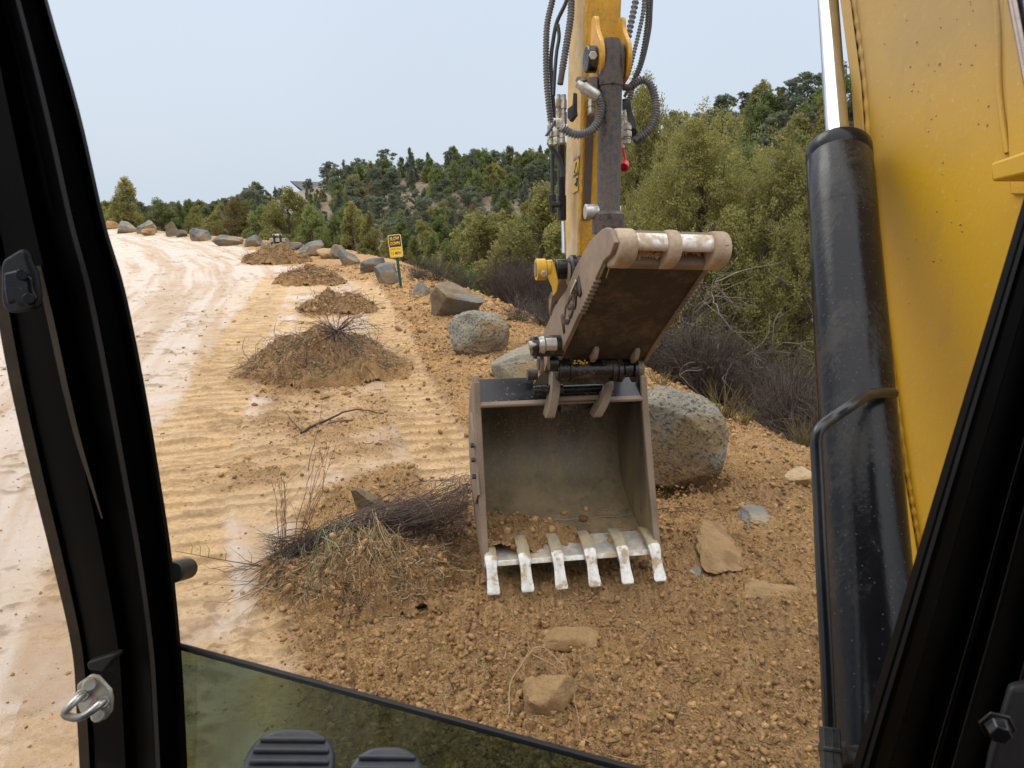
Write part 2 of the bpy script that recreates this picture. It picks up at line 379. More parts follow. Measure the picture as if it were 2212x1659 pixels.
RK = {
 'basalt': m_rock('grey_basalt', ((0.13, 0.128, 0.122), (0.22, 0.213, 0.198), (0.26, 0.20, 0.13)), 3.0),
 'dark': m_rock('dark_blue_basalt', ((0.080, 0.084, 0.090), (0.155, 0.157, 0.16), (0.22, 0.17, 0.115)), 2.5),
 'pitted': m_rock('pitted_grey_stone', ((0.22, 0.205, 0.175), (0.31, 0.29, 0.25), (0.29, 0.215, 0.125)), 4.0, None, 1.6, 1.0),
 'lichen': m_rock('lichened_stone', ((0.16, 0.15, 0.12), (0.25, 0.235, 0.20), (0.22, 0.16, 0.08)), 4.0, (0.30, 0.30, 0.16), 0.5),
 'brown': m_rock('layered_brown_stone', ((0.115, 0.082, 0.046), (0.21, 0.16, 0.10), (0.13, 0.13, 0.125)), 3.0),
 'tan': m_rock('tan_sandstone', ((0.36, 0.23, 0.115), (0.46, 0.33, 0.20), (0.30, 0.17, 0.07)), 4.0),
 'pale': m_rock('pale_stone', ((0.34, 0.245, 0.15), (0.42, 0.33, 0.23), (0.30, 0.19, 0.09)), 5.0),
 'clod': m_rock('hard_clay_clod', ((0.24, 0.15, 0.066), (0.33, 0.215, 0.105), (0.19, 0.11, 0.042)), 8.0),
}
def m_leaf(name, c0, c1, c2, rough=0.75):
    t = NT(name); a = t.attr('tint', 'Fac')
    r = t.n.new("ShaderNodeValToRGB"); r.color_ramp.elements[0].color = (*c0, 1); r.color_ramp.elements[1].color = (*c2, 1)
    e = r.color_ramp.elements.new(0.5); e.color = (*c1, 1); t.l(a, r.inputs['Fac'])
    oi = t.n.new("ShaderNodeObjectInfo"); k = t.ramp(oi.outputs['Random'], 0, 1, 0.78, 1.18)
    sc_ = t.n.new("ShaderNodeVectorMath"); sc_.operation = 'SCALE'; t.l(r.outputs[0], sc_.inputs[0]); t.l(k, sc_.inputs['Scale'])
    t.set('Base Color', sc_.outputs[0]); t.set('Roughness', rough); t.set('Specular IOR Level', 0.2)
    out = t.n['Material Output']; tl = t.n.new("ShaderNodeBsdfTranslucent"); mx = t.n.new("ShaderNodeMixShader"); mx.inputs[0].default_value = 0.38
    t.l(sc_.outputs[0], tl.inputs[0]); t.l(t.b.outputs[0], mx.inputs[1]); t.l(tl.outputs[0], mx.inputs[2]); t.l(mx.outputs[0], out.inputs[0])
    return t.m
LF = {
 'olive': m_leaf('juniper_foliage', (0.13, 0.125, 0.042), (0.27, 0.25, 0.082), (0.45, 0.395, 0.14)),
 'green': m_leaf('green_juniper_foliage', (0.09, 0.11, 0.038), (0.17, 0.20, 0.066), (0.29, 0.31, 0.11)),
 'rusty': m_leaf('brownish_juniper_foliage', (0.10, 0.082, 0.030), (0.155, 0.122, 0.044), (0.20, 0.16, 0.06)),
 'pine': m_leaf('hazed_pine_foliage', (0.095, 0.112, 0.072), (0.16, 0.18, 0.115), (0.24, 0.26, 0.17)),  # lighter and greyer, haze over the far slope put into the colour
 'dead': m_leaf('dead_rust_foliage', (0.14, 0.070, 0.040), (0.22, 0.115, 0.065), (0.28, 0.17, 0.105)),
 'bright': m_leaf('bright_pine_foliage', (0.055, 0.12, 0.034), (0.10, 0.20, 0.055), (0.16, 0.28, 0.085)),
 'straw': m_leaf('dry_grass', (0.16, 0.12, 0.045), (0.24, 0.19, 0.075), (0.34, 0.27, 0.12)),
}
def m_twig(name, a, b):
    t = NT(name); c = t.mix(t.attr('tint', 'Fac'), a, b); t.set('Base Color', c); t.set('Roughness', 0.75); t.set('Specular IOR Level', 0.3); return t.m
TW = {
 'purple': m_twig('purple_brown_twigs', (0.038, 0.026, 0.022), (0.12, 0.085, 0.068)),
 'bark': m_twig('grey_brown_bark', (0.055, 0.040, 0.030), (0.15, 0.12, 0.095)),
 'dark': m_twig('dark_wet_twigs', (0.040, 0.022, 0.018), (0.17, 0.105, 0.075)),
 'green': m_twig('green_stems', (0.11, 0.115, 0.055), (0.21, 0.205, 0.11)),
 'tan': m_twig('tan_roots', (0.22, 0.14, 0.065), (0.44, 0.32, 0.18)),
 'red': m_twig('reddish_stems', (0.12, 0.055, 0.03), (0.24, 0.13, 0.075)),
 'grey': m_twig('weathered_dead_wood', (0.10, 0.075, 0.06), (0.25, 0.20, 0.16)),
}
def m_ground():
    t = NT('churned_soil'); z = t.attr('zone'); sp = t.n.new("ShaderNodeSeparateColor"); t.l(z, sp.inputs[0])
    loose, track, streak = sp.outputs[0], sp.outputs[1], sp.outputs[2]
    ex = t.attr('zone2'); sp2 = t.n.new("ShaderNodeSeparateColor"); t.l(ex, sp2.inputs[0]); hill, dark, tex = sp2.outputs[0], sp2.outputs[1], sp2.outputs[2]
    n_f = t.noise(38, 6, 0.7); n_m = t.noise(6, 6, 0.65); n_c = t.noise(140, 4, 0.6)
    road = t.mix(streak, (0.56, 0.455, 0.37), (0.43, 0.295, 0.185))
    road = t.mix(t.ramp(n_m, 0.45, 0.75, 0, 0.5), road, (0.52, 0.42, 0.34))
    trk = t.mix(t.ramp(n_f, 0.38, 0.62), (0.62, 0.41, 0.20), (0.44, 0.26, 0.105))
    lo = t.mix(t.ramp(n_m, 0.35, 0.65), (0.58, 0.325, 0.125), (0.45, 0.25, 0.095))
    lo = t.mix(t.ramp(n_f, 0.50, 0.72, 0, 0.8), lo, (0.47, 0.30, 0.155))
    lo = t.mix(t.ramp(t.voro(30), 0.22, 0.10, 0, 0.7), lo, (0.50, 0.33, 0.19))
    lo = t.mix(t.ramp(n_c, 0.53, 0.64, 0, 0.85), lo, (0.115, 0.062, 0.026))
    lo = t.mix(t.ramp(t.noise(1.7, 5, 0.65), 0.46, 0.62, 0, 0.6), lo, (0.29, 0.175, 0.08))
    lo = t.mix(t.ramp(t.noise(2.6, 5, 0.65), 0.58, 0.68, 0, 0.6), lo, (0.54, 0.36, 0.20))
    c = t.mix(track, road, trk); c = t.mix(loose, c, lo)
    hl = t.mix(t.ramp(t.noise(0.5, 6, 0.7), 0.40, 0.62), (0.19, 0.13, 0.088), (0.11, 0.08, 0.055)); hl = t.mix(t.ramp(t.noise(3, 5, 0.7), 0.5, 0.7), hl, (0.28, 0.20, 0.125))
    c = t.mix(hill, c, hl); c = t.mix(t.ramp(dark, 0, 1, 0, 0.55), c, t.mix(t.ramp(n_f, 0.4, 0.6), (0.36, 0.21, 0.088), (0.50, 0.315, 0.15)))
    c = t.mix(t.ramp(tex, 0, 1, 0, 0.75), c, (0.23, 0.135, 0.055))  # brown mud crumbs, plus shade painted along the track ridges
    t.set('Base Color', c)
    wet = t.ramp(t.noise(2.2, 4, 0.6), 0.42, 0.66, 0.50, 0.88); rr = t.mix(loose, wet, (0.9, 0.9, 0.9)); t.set('Roughness', rr); t.set('Specular IOR Level', 0.35)
    h = t.math('ADD', t.math('MULTIPLY', n_f, t.ramp(loose, 0, 1, 0.35, 1.0)), t.math('MULTIPLY', n_c, 0.3))
    t.bump(h, 1.0, 0.05); return t.m
M['ground'] = m_ground()
def m_clod():
    t = NT('loose_clods'); a = t.attr('tint', 'Fac')
    r = t.n.new("ShaderNodeValToRGB"); r.color_ramp.elements[0].color = (0.17, 0.092, 0.038, 1); r.color_ramp.elements[1].color = (0.62, 0.43, 0.25, 1)
    for p_, c_ in ((0.3, (0.35, 0.20, 0.08)), (0.6, (0.47, 0.275, 0.11)), (0.85, (0.56, 0.36, 0.18))):
        e = r.color_ramp.elements.new(p_); e.color = (*c_, 1)
    t.l(a, r.inputs['Fac']); t.set('Base Color', r.outputs[0]); t.set('Roughness', 0.88); t.set('Specular IOR Level', 0.3)
    t.bump(t.noise(90, 4, 0.7), 0.9, 0.02); return t.m
M['clod'] = m_clod()

# ================================================================== TERRAIN
def poly_world(pts): return np.array([G(u, v)[:2] for u, v in pts])
CREST = np.vstack([[[4.6, -30], [4.4, 0.5], [3.7, 3.0], [2.95, 4.6]],
                   poly_world([(1750, 1000), (1560, 935), (1400, 838), (1270, 770), (1160, 712), (1040, 652), (905, 592), (835, 560), (750, 543), (620, 528), (500, 515), (430, 508)]),
                   [[-27, 47], [-45, 62], [-130, 95]]])
def seg_dist(x, y, L):
    """signed distance (right of the line is positive) and length along it"""
    best = np.full(x.shape, 1e9); sd = np.zeros(x.shape); al = np.zeros(x.shape); acc = 0.0
    for i in range(len(L) - 1):
        a = L[i]; b = L[i + 1]; d = b - a; n = np.hypot(*d); d = d / n
        px = x - a[0]; py = y - a[1]; t = px * d[0] + py * d[1]; tc = np.clip(t, 0, n)
        q = px * d[1] - py * d[0]                       # >0 on the right
        dist = np.hypot(px - d[0] * tc, py - d[1] * tc); m = dist < best
        best = np.where(m, dist, best); sd = np.where(m, np.where(q >= 0, dist, -dist), sd); al = np.where(m, acc + tc, al); acc += n
    return sd, al
def poly_sd(x, y, L):
    """signed distance to a polygon, positive inside"""
    best = np.full(x.shape, 1e9); ins = np.zeros(x.shape, bool); n = len(L)
    for i in range(n):
        a = L[i]; b = L[(i + 1) % n]; d = b - a; ll = max(np.dot(d, d), 1e-9)
        t = np.clip(((x - a[0]) * d[0] + (y - a[1]) * d[1]) / ll, 0, 1)
        best = np.minimum(best, np.hypot(x - a[0] - d[0] * t, y - a[1] - d[1] * t))
        c = ((a[1] > y) != (b[1] > y)); xi = (b[0] - a[0]) * (y - a[1]) / (b[1] - a[1] + 1e-12) + a[0]
        ins ^= c & (x < xi)
    return np.where(ins, best, -best)
# skyline of the far ground, azimuth (deg) -> (frame height v, range m)
SKY = [(-180, 470, 130), (-60, 470, 130), (-31, 492, 125), (-26, 486, 122), (-21, 452, 120), (-17.5, 420, 118), (-14, 398, 116), (-9, 380, 114), (-4, 370, 112), (2, 366, 108), (8, 340, 96), (14, 302, 84), (20, 268, 76), (25, 250, 72), (32, 225, 70), (45, 215, 66), (70, 260, 70), (100, 400, 90), (180, 470, 130)]
def sky_at(az):
    A = np.array([s[0] for s in SKY], float)
    v = np.interp(az, A, [s[1] for s in SKY]); r = np.interp(az, A, [s[2] for s in SKY])
    return (418.0 - v) / FPX, r
def H(x, y):
    """lie of the land"""
    x = np.asarray(x, float); y = np.asarray(y, float)
    s, al = seg_dist(x, y, CREST); r = np.hypot(x, y); az = np.degrees(np.arctan2(x, y))
    e, R = sky_at(az)
    far = sstep(20, 45, r)
    D = 2.3 * (1 - far) + 1.3 * far
    z = 0.10 * np.exp(-((s + 0.7) / 0.7) ** 2) * (0.6 + 0.8 * vnoise(x * 0.8, y * 0.8, 5))
    z = z + 0.05 * fbm(x * 0.35, y * 0.35, 3, 3)
    z = z - D * sstep(-0.15, 5.5, s) ** 0.85 * 1.0
    zc = 2.1 + R * e + D
    t = np.clip((s - 8.0) / (np.maximum(s - 8.0, 0) + np.maximum(R - r, 0) + 1e-6), 0, 1)
    hill = np.clip((t - 0.22) / 0.78, 0, 1) ** 1.45
    z = z + zc * np.where(s > 8, hill, 0)
    z = z - np.where((r > R) & (s > 0), (r - R) * 0.22, 0) * np.where(s > 0, 1, 0)
    z = z + np.where(s > 3, sstep(3, 14, s) * 0.7 * fbm(x * 0.09, y * 0.09, 21, 4), 0)
    return np.maximum(z, -22)
def H1(x, y): return float(H(np.array([x]), np.array([y]))[0])

RUT = poly_world([(60, 1500), (200, 1000), (310, 800), (400, 690), (455, 620), (445, 575), (390, 540), (300, 515)])
TRA = poly_world([(330, 1500), (350, 1150), (400, 1000), (445, 900), (490, 800), (545, 700), (580, 640), (600, 600)])
TRB = poly_world([(1040, 1120), (985, 1040), (940, 960), (905, 880), (870, 800), (845, 730), (815, 660), (780, 610)])
TRC = poly_world([(650, 900), (660, 800), (672, 720), (680, 650)])
D1 = np.vstack([poly_world([(610, 1900), (640, 1480), (610, 1330), (590, 1230), (640, 1120), (760, 1030), (840, 1000), (1000, 1020), (870, 1000), (850, 930), (845, 860), (862, 790), (850, 720), (820, 665), (785, 625), (740, 600), (640, 575), (560, 545), (500, 528), (420, 516), (330, 506), (240, 497)]),
                [[-40, 75], [-10, 120], [120, 120], [120, -40], [0.2, -40]]])
D2 = poly_world([(545, 820), (620, 800), (860, 800), (900, 850), (930, 960), (840, 1010), (700, 1010), (560, 1060), (440, 1040), (560, 930)])

HEAPS = []
for uc, vf, w_px in ((598, 571, 118), (672, 616, 120), (730, 678, 146), (700, 828, 335), (800, 1318, 400)):
    p_ = G(uc, vf); W_ = w_px / FPX * depth_of(p_); d__ = unit([p_[0], p_[1], 0]); HEAPS.append((p_[0] + d__[0] * W_ * .36, p_[1] + d__[1] * W_ * .36, W_))
def detail(x, y, fine=True):
    """small relief and the colour zones"""
    w = 0.25 * fbm(x * 1.3, y * 1.3, 41, 4) + 0.06 * fbm(x * 6, y * 6, 43, 3)
    s, _ = seg_dist(x, y, CREST); r = np.hypot(x, y)
    d1 = poly_sd(x, y, D1) + w * np.clip(r / 8, 0.5, 3); d2 = poly_sd(x, y, D2) + w * 1.3
    loose = np.clip(sstep(-0.12, 0.15, d1), 0, 1); patch = sstep(-0.15, 0.2, d2) * 0.75
    loose = np.maximum(loose, patch * (0.45 + 0.55 * sstep(-0.2, 0.2, fbm(x * 1.8, y * 1.8, 47, 3))))
    for hx, hy, hw_ in HEAPS:
        loose = np.maximum(loose, sstep(1.25, 0.85, np.hypot(x - hx, (y - hy)) / (hw_ * 0.56) + w * 0.9))
    q, l = seg_dist(x, y, RUT)
    streak = fbm(q * 2.6, l * 0.16, 51, 5, 0.6); streak2 = fbm(q * 9, l * 0.35, 53, 3)
    st = sstep(-0.15, 0.45, streak + 0.35 * streak2 + 0.18 * sstep(-3.2, 1.5, q))
    # smeared patches of mud dragged across the road edge
    st = np.clip(st + 0.6 * sstep(0.1, 0.4, fbm(x * 0.9, y * 1.6, 57, 4)) * sstep(1.2, 3.0, q), 0, 1)
    z = 0.018 * streak + 0.006 * streak2
    trk = np.zeros(x.shape); rtex = np.zeros(x.shape)
    for T, hw, pitch, a, ld in ((TRA, 0.36, 0.23, 0.020, 0), (TRB, 0.27, 0.22, 0.026, 1), (TRC, 0.26, 0.23, 0.018, 0)):
        q2, l2 = seg_dist(x, y, T); m = sstep(hw + 0.05, hw - 0.05, np.abs(q2 + 0.05 * fbm(l2 * 2, q2 * 2, 61, 2)))
        m = m * sstep(0.0, 1.0, l2)
        ph = (l2 + 0.012 * fbm(x * 3.1, y * 3.1, 63, 3)) / pitch; fr = ph - np.floor(ph)
        rid = np.where(fr < 0.42, np.sin(fr / 0.42 * math.pi), 0.0) * (0.35 + 0.9 * vnoise(x * 5, y * 5, 67)); rid_shade = np.where(fr < 0.24, np.sin(fr / 0.24 * math.pi), 0.0) * (0.5 + 0.8 * vnoise(x * 7, y * 7, 66))  # second term: shade painted into the colour on one side of each ridge
        z = z + m * (a * 1.5 * rid - 0.020); trk = np.maximum(trk, m * 0.9); rtex = np.maximum(rtex, m * np.clip(rid_shade, 0, 1))
        if ld: loose = loose * (1 - m * 0.85)
        z = z + 0.02 * np.exp(-((np.abs(q2) - hw - 0.05) / 0.05) ** 2) * sstep(0.0, 1.0, l2) * vnoise(x * 6, y * 6, 68)
    # scuffed golden soil left of the tracks
    q3, l3 = seg_dist(x, y, TRA)
    sc3 = sstep(1.75, 0.4, np.abs(q3 - 0.55)) * sstep(-0.30, 0.22, fbm(x * 1.1, y * 2.2, 71, 4) + 0.10)
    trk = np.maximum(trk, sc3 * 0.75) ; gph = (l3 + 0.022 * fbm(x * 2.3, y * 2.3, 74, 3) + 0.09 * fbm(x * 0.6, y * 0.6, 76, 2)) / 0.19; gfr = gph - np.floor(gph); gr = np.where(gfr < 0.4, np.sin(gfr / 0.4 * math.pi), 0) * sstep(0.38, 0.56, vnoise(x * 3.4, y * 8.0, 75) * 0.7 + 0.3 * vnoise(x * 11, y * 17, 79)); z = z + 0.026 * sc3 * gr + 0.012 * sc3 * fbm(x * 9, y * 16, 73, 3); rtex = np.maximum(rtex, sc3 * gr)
    cl = np.zeros(x.shape)
    if fine:
        n1 = fbm(x * 4.0, y * 4.0, 81, 4, 0.6); n2 = vnoise(x * 17, y * 17, 83); n3 = vnoise(x * 38, y * 38, 85); n4 = vnoise(x * 75, y * 75, 87)
        lump = 0.05 * n1 + 0.045 * np.abs(n2 - 0.5) + 0.045 * np.abs(n3 - 0.5) + 0.022 * n4
        z = z + loose * lump
        rough2 = sstep(0.05, 0.35, fbm(x * 1.5, y * 2.2, 91, 4)) * (1 - loose)
        z = z + rough2 * 0.022 * fbm(x * 10, y * 15, 93, 3) + (1 - loose) * 0.003 * fbm(x * 20, y * 20, 95, 2)
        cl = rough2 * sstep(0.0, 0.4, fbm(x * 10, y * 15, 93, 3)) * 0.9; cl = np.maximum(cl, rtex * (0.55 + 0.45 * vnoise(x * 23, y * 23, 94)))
    hill = sstep(1.2, 4.5, s + w)
    # damp darker soil in the freshly turned foreground
    dark = loose * (1 - hill) * np.clip(sstep(7.5, 3.5, r) * 0.62 + 0.35 * fbm(x * 0.9, y * 0.9, 97, 3) * sstep(12, 4, r), 0, 1)
    z = z + hill * 0.10 * fbm(x * 0.7, y * 0.7, 99, 4)
    return z, loose, trk, st, hill, dark, cl, s, q

az = np.radians(np.concatenate([np.arange(-180, -46, 4.0), np.arange(-46, 50, 0.095), np.arange(50, 180, 4.0)]))
rr = np.concatenate([[0.02, 0.5, 1.0], np.exp(np.arange(math.log(1.35), math.log(15.0), 0.0036)), np.exp(np.arange(math.log(15.0), math.log(140.0), 0.011)), np.exp(np.arange(math.log(140.0), math.log(1500.0), 0.12))])
na, nr = len(az), len(rr)
A_, R_ = np.meshgrid(az, rr); X = (R_ * np.sin(A_)).ravel(); Y = (R_ * np.cos(A_)).ravel()
dz, loose_, trk_, st_, hill_, dark_, cl_, s_, q_ = detail(X, Y)
Z = H(X, Y) + dz * sstep(60, 25, np.hypot(X, Y))
# hollow scraped under the big boulder behind the bucket
_h = P(1472, 1070, 5.12); Z -= 0.22 * np.exp(-(((X - _h[0]) / 0.30) ** 2 + ((Y - _h[1]) / 0.14) ** 2) ** 2)
idx = np.arange(na * nr).reshape(nr, na)
a = idx[:-1, :]; b = idx[1:, :]
F = np.stack([a, np.roll(a, -1, 1), np.roll(b, -1, 1), b], -1).reshape(-1, 4)[:, ::-1]
V = np.stack([X, Y, Z], 1)
one = np.ones(len(X))
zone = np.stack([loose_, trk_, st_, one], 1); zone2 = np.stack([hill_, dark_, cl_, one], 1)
sf = s_[F].mean(1); lf = loose_[F].mean(1); rf = np.hypot(X, Y)[F].mean(1)
hill_m = sf > 4.0
road_m = (~hill_m) & (q_[F].mean(1) < 1.6) & (lf < 0.5)
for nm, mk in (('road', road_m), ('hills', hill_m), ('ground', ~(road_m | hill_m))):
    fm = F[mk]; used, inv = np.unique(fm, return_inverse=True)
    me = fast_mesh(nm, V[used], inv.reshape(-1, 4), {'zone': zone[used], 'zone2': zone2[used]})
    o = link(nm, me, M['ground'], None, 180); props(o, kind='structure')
del A_, R_, V, F, zone, zone2

def GH(u, v, it=14):
    """where the line of sight meets the land"""
    r = ray(u, v); t = (0 - EYE[2]) / min(r[2], -0.03); t = min(t, 60)
    lo, hi = 0.5, 200
    prev = 0.5; tt = 0.5
    while tt < 160:
        p = EYE + r * tt
        if p[2] < H1(p[0], p[1]): break
        prev = tt; tt *= 1.03
    lo, hi = prev, tt
    for _ in range(it):
        m = (lo + hi) / 2; p = EYE + r * m
        if p[2] < H1(p[0], p[1]): hi = m
        else: lo = m
    return EYE + r * hi

# ------------------------------------------------------------------ loose clods and pebbles (nobody could count them)
def ico(n):
    bm = bmesh.new(); bmesh.ops.create_icosphere(bm, subdivisions=n, radius=1.0)
    v = np.array([x.co[:] for x in bm.verts]); f = np.array([[q.index for q in x.verts] for x in bm.faces]); bm.free(); return v, f
IV, IF = ico(1)
def scatter_stones(name, n, rng, rmin, rmax, azl, size, label, cat, keep):
    r = np.exp(rng.uniform(math.log(rmin), math.log(rmax), n * 3)); a = np.radians(rng.uniform(azl[0], azl[1], n * 3))
    x = r * np.sin(a); y = r * np.cos(a); d, lo, tk, stt, hl, dk, cl, s, q = detail(x, y)
    ok = (rng.random(len(x)) < keep(lo, tk, hl, s, r)); x, y, d, r, dk = x[ok][:n], y[ok][:n], d[ok][:n], r[ok][:n], dk[ok][:n]
    n = len(x); z = H(x, y) + d
    sz = size[0] * (rng.pareto(2.3, n) * 0.5 + 0.35); sz = np.minimum(sz, size[1]) * np.clip(r / 5.0, 0.75, 2.6)
    jit = 1 + rng.uniform(-0.42, 0.36, (n, len(IV), 1)); sc3 = rng.uniform(0.68, 1.25, (n, 1, 3)); sc3[:, :, 2] *= 0.75
    th = rng.uniform(0, 6.28, n); c, s_n = np.cos(th)[:, None], np.sin(th)[:, None]
    v = IV[None] * jit * sc3 * sz[:, None, None]
    vx = v[:, :, 0] * c - v[:, :, 1] * s_n; vy = v[:, :, 0] * s_n + v[:, :, 1] * c; tl = rng.uniform(-0.5, 0.5, (n, 1))
    vz = v[:, :, 2] + vx * tl
    v = np.stack([vx + x[:, None], vy + y[:, None], vz + (z + sz * 0.15)[:, None]], -1).reshape(-1, 3)
    f = (IF[None] + (np.arange(n) * len(IV))[:, None, None]).reshape(-1, 3)
    t = np.clip(rng.beta(1.6, 2.0, n) * 0.85 - dk * 0.08, 0, 1); t = np.repeat(t, len(IV))
    o = link(name, fast_mesh(name, v, f, {'tint': t}), M['clod'], None, 'flat'); props(o, label, cat, kind='stuff'); return o
rng = np.random.default_rng(7)
scatter_stones('soil_clods', 135000, rng, 1.7, 22, (-40, 46), (0.0078, 0.024), 'loose brown clods and pebbles strewn over the turned soil', 'clods', lambda lo, tk, hl, s, r: lo * (1 - hl))
scatter_stones('road_grit', 2600, rng, 2.5, 18, (-40, 10), (0.006, 0.014), 'small crumbs of mud scattered across the wet road', 'grit', lambda lo, tk, hl, s, r: (1 - lo) * 0.9)

# ------------------------------------------------------------------ twigs
def twig_arrays(paths, rad, sides=3):
    """list of (k,3) polylines, list of base radius -> V,F,tint ; tapered"""
    V = []; F = []; T = []; base = 0
    ang = np.arange(sides) * 2 * math.pi / sides
    for p, r0, tn in zip(paths, rad, rng_t.random(len(paths))):
        k = len(p); t = np.gradient(p, axis=0); t /= (np.linalg.norm(t, axis=1, keepdims=True) + 1e-9)
        up = np.array([0.13, 0.27, 0.95]); a = np.cross(t, up); a /= (np.linalg.norm(a, axis=1, keepdims=True) + 1e-9); b = np.cross(t, a)
        rr_ = r0 * np.linspace(1, 0.35, k)[:, None, None]
        ring = p[:, None, :] + (a[:, None, :] * np.cos(ang)[None, :, None] + b[:, None, :] * np.sin(ang)[None, :, None]) * rr_
        V.append(ring.reshape(-1, 3)); T.append(np.full(k * sides, tn))
        i = np.arange(k - 1)[:, None] * sides; j = np.arange(sides)[None]; jn = (j + 1) % sides
        F.append((np.stack([i + j, i + jn, i + sides + jn, i + sides + j], -1).reshape(-1, 4)) + base); base += k * sides
    return np.vstack(V), np.vstack(F), np.concatenate(T)
rng_t = np.random.default_rng(11)
def wander(p0, d, L, n, curl, rg, grav=0.0):
    pts = [np.array(p0, float)]; d = unit(d)
    for i in range(n):
        d = unit(d + rg.normal(0, curl, 3) + np.array([0, 0, -grav])); pts.append(pts[-1] + d * L / n)
    return np.array(pts), d
def twig_obj(name, paths, rad, mt, parent=None, local=False, sides=3):
    v, f, t = twig_arrays(paths, rad, sides)
    return link(name, fast_mesh(name, v, f, {'tint': t}), mt, parent, 180, local)

# ------------------------------------------------------------------ trees
def leaf_cloud(rg, cen, spread, k, size, up=0.6, tint=None, tv=0.22, aspect=0.42):
    """k small leaf faces round every centre"""
    n = len(cen); N = n * k
    off = rg.normal(0, 1, (N, 3)); off /= np.linalg.norm(off, axis=1, keepdims=True); off *= (rg.random((N, 1)) ** 0.5)
    sp = np.repeat(np.broadcast_to(spread, (n, 3)), k, axis=0)
    c = np.repeat(cen, k, axis=0) + off * sp
    d = off * 0.9 + rg.normal(0, 0.5, (N, 3)); d[:, 2] += up; d /= np.linalg.norm(d, axis=1, keepdims=True)
    w = np.cross(d, rg.normal(0, 1, (N, 3))); w /= (np.linalg.norm(w, axis=1, keepdims=True) + 1e-9)
    s = (size * rg.uniform(0.6, 1.35, N))[:, None]
    a = c - d * s * 0.5; b = c + d * s * 0.5; w = w * s * aspect * 0.5
    V = np.stack([a, c + w, b, c - w], 1).reshape(-1, 3)
    F = np.arange(N * 4).reshape(-1, 4)
    ct = rg.random(n) if tint is None else tint
    t = np.clip(np.repeat(ct, k) * 0.62 + 0.19 + rg.normal(0, tv, N) * 0.6, 0, 1)
    return V, F, np.repeat(t, 4)
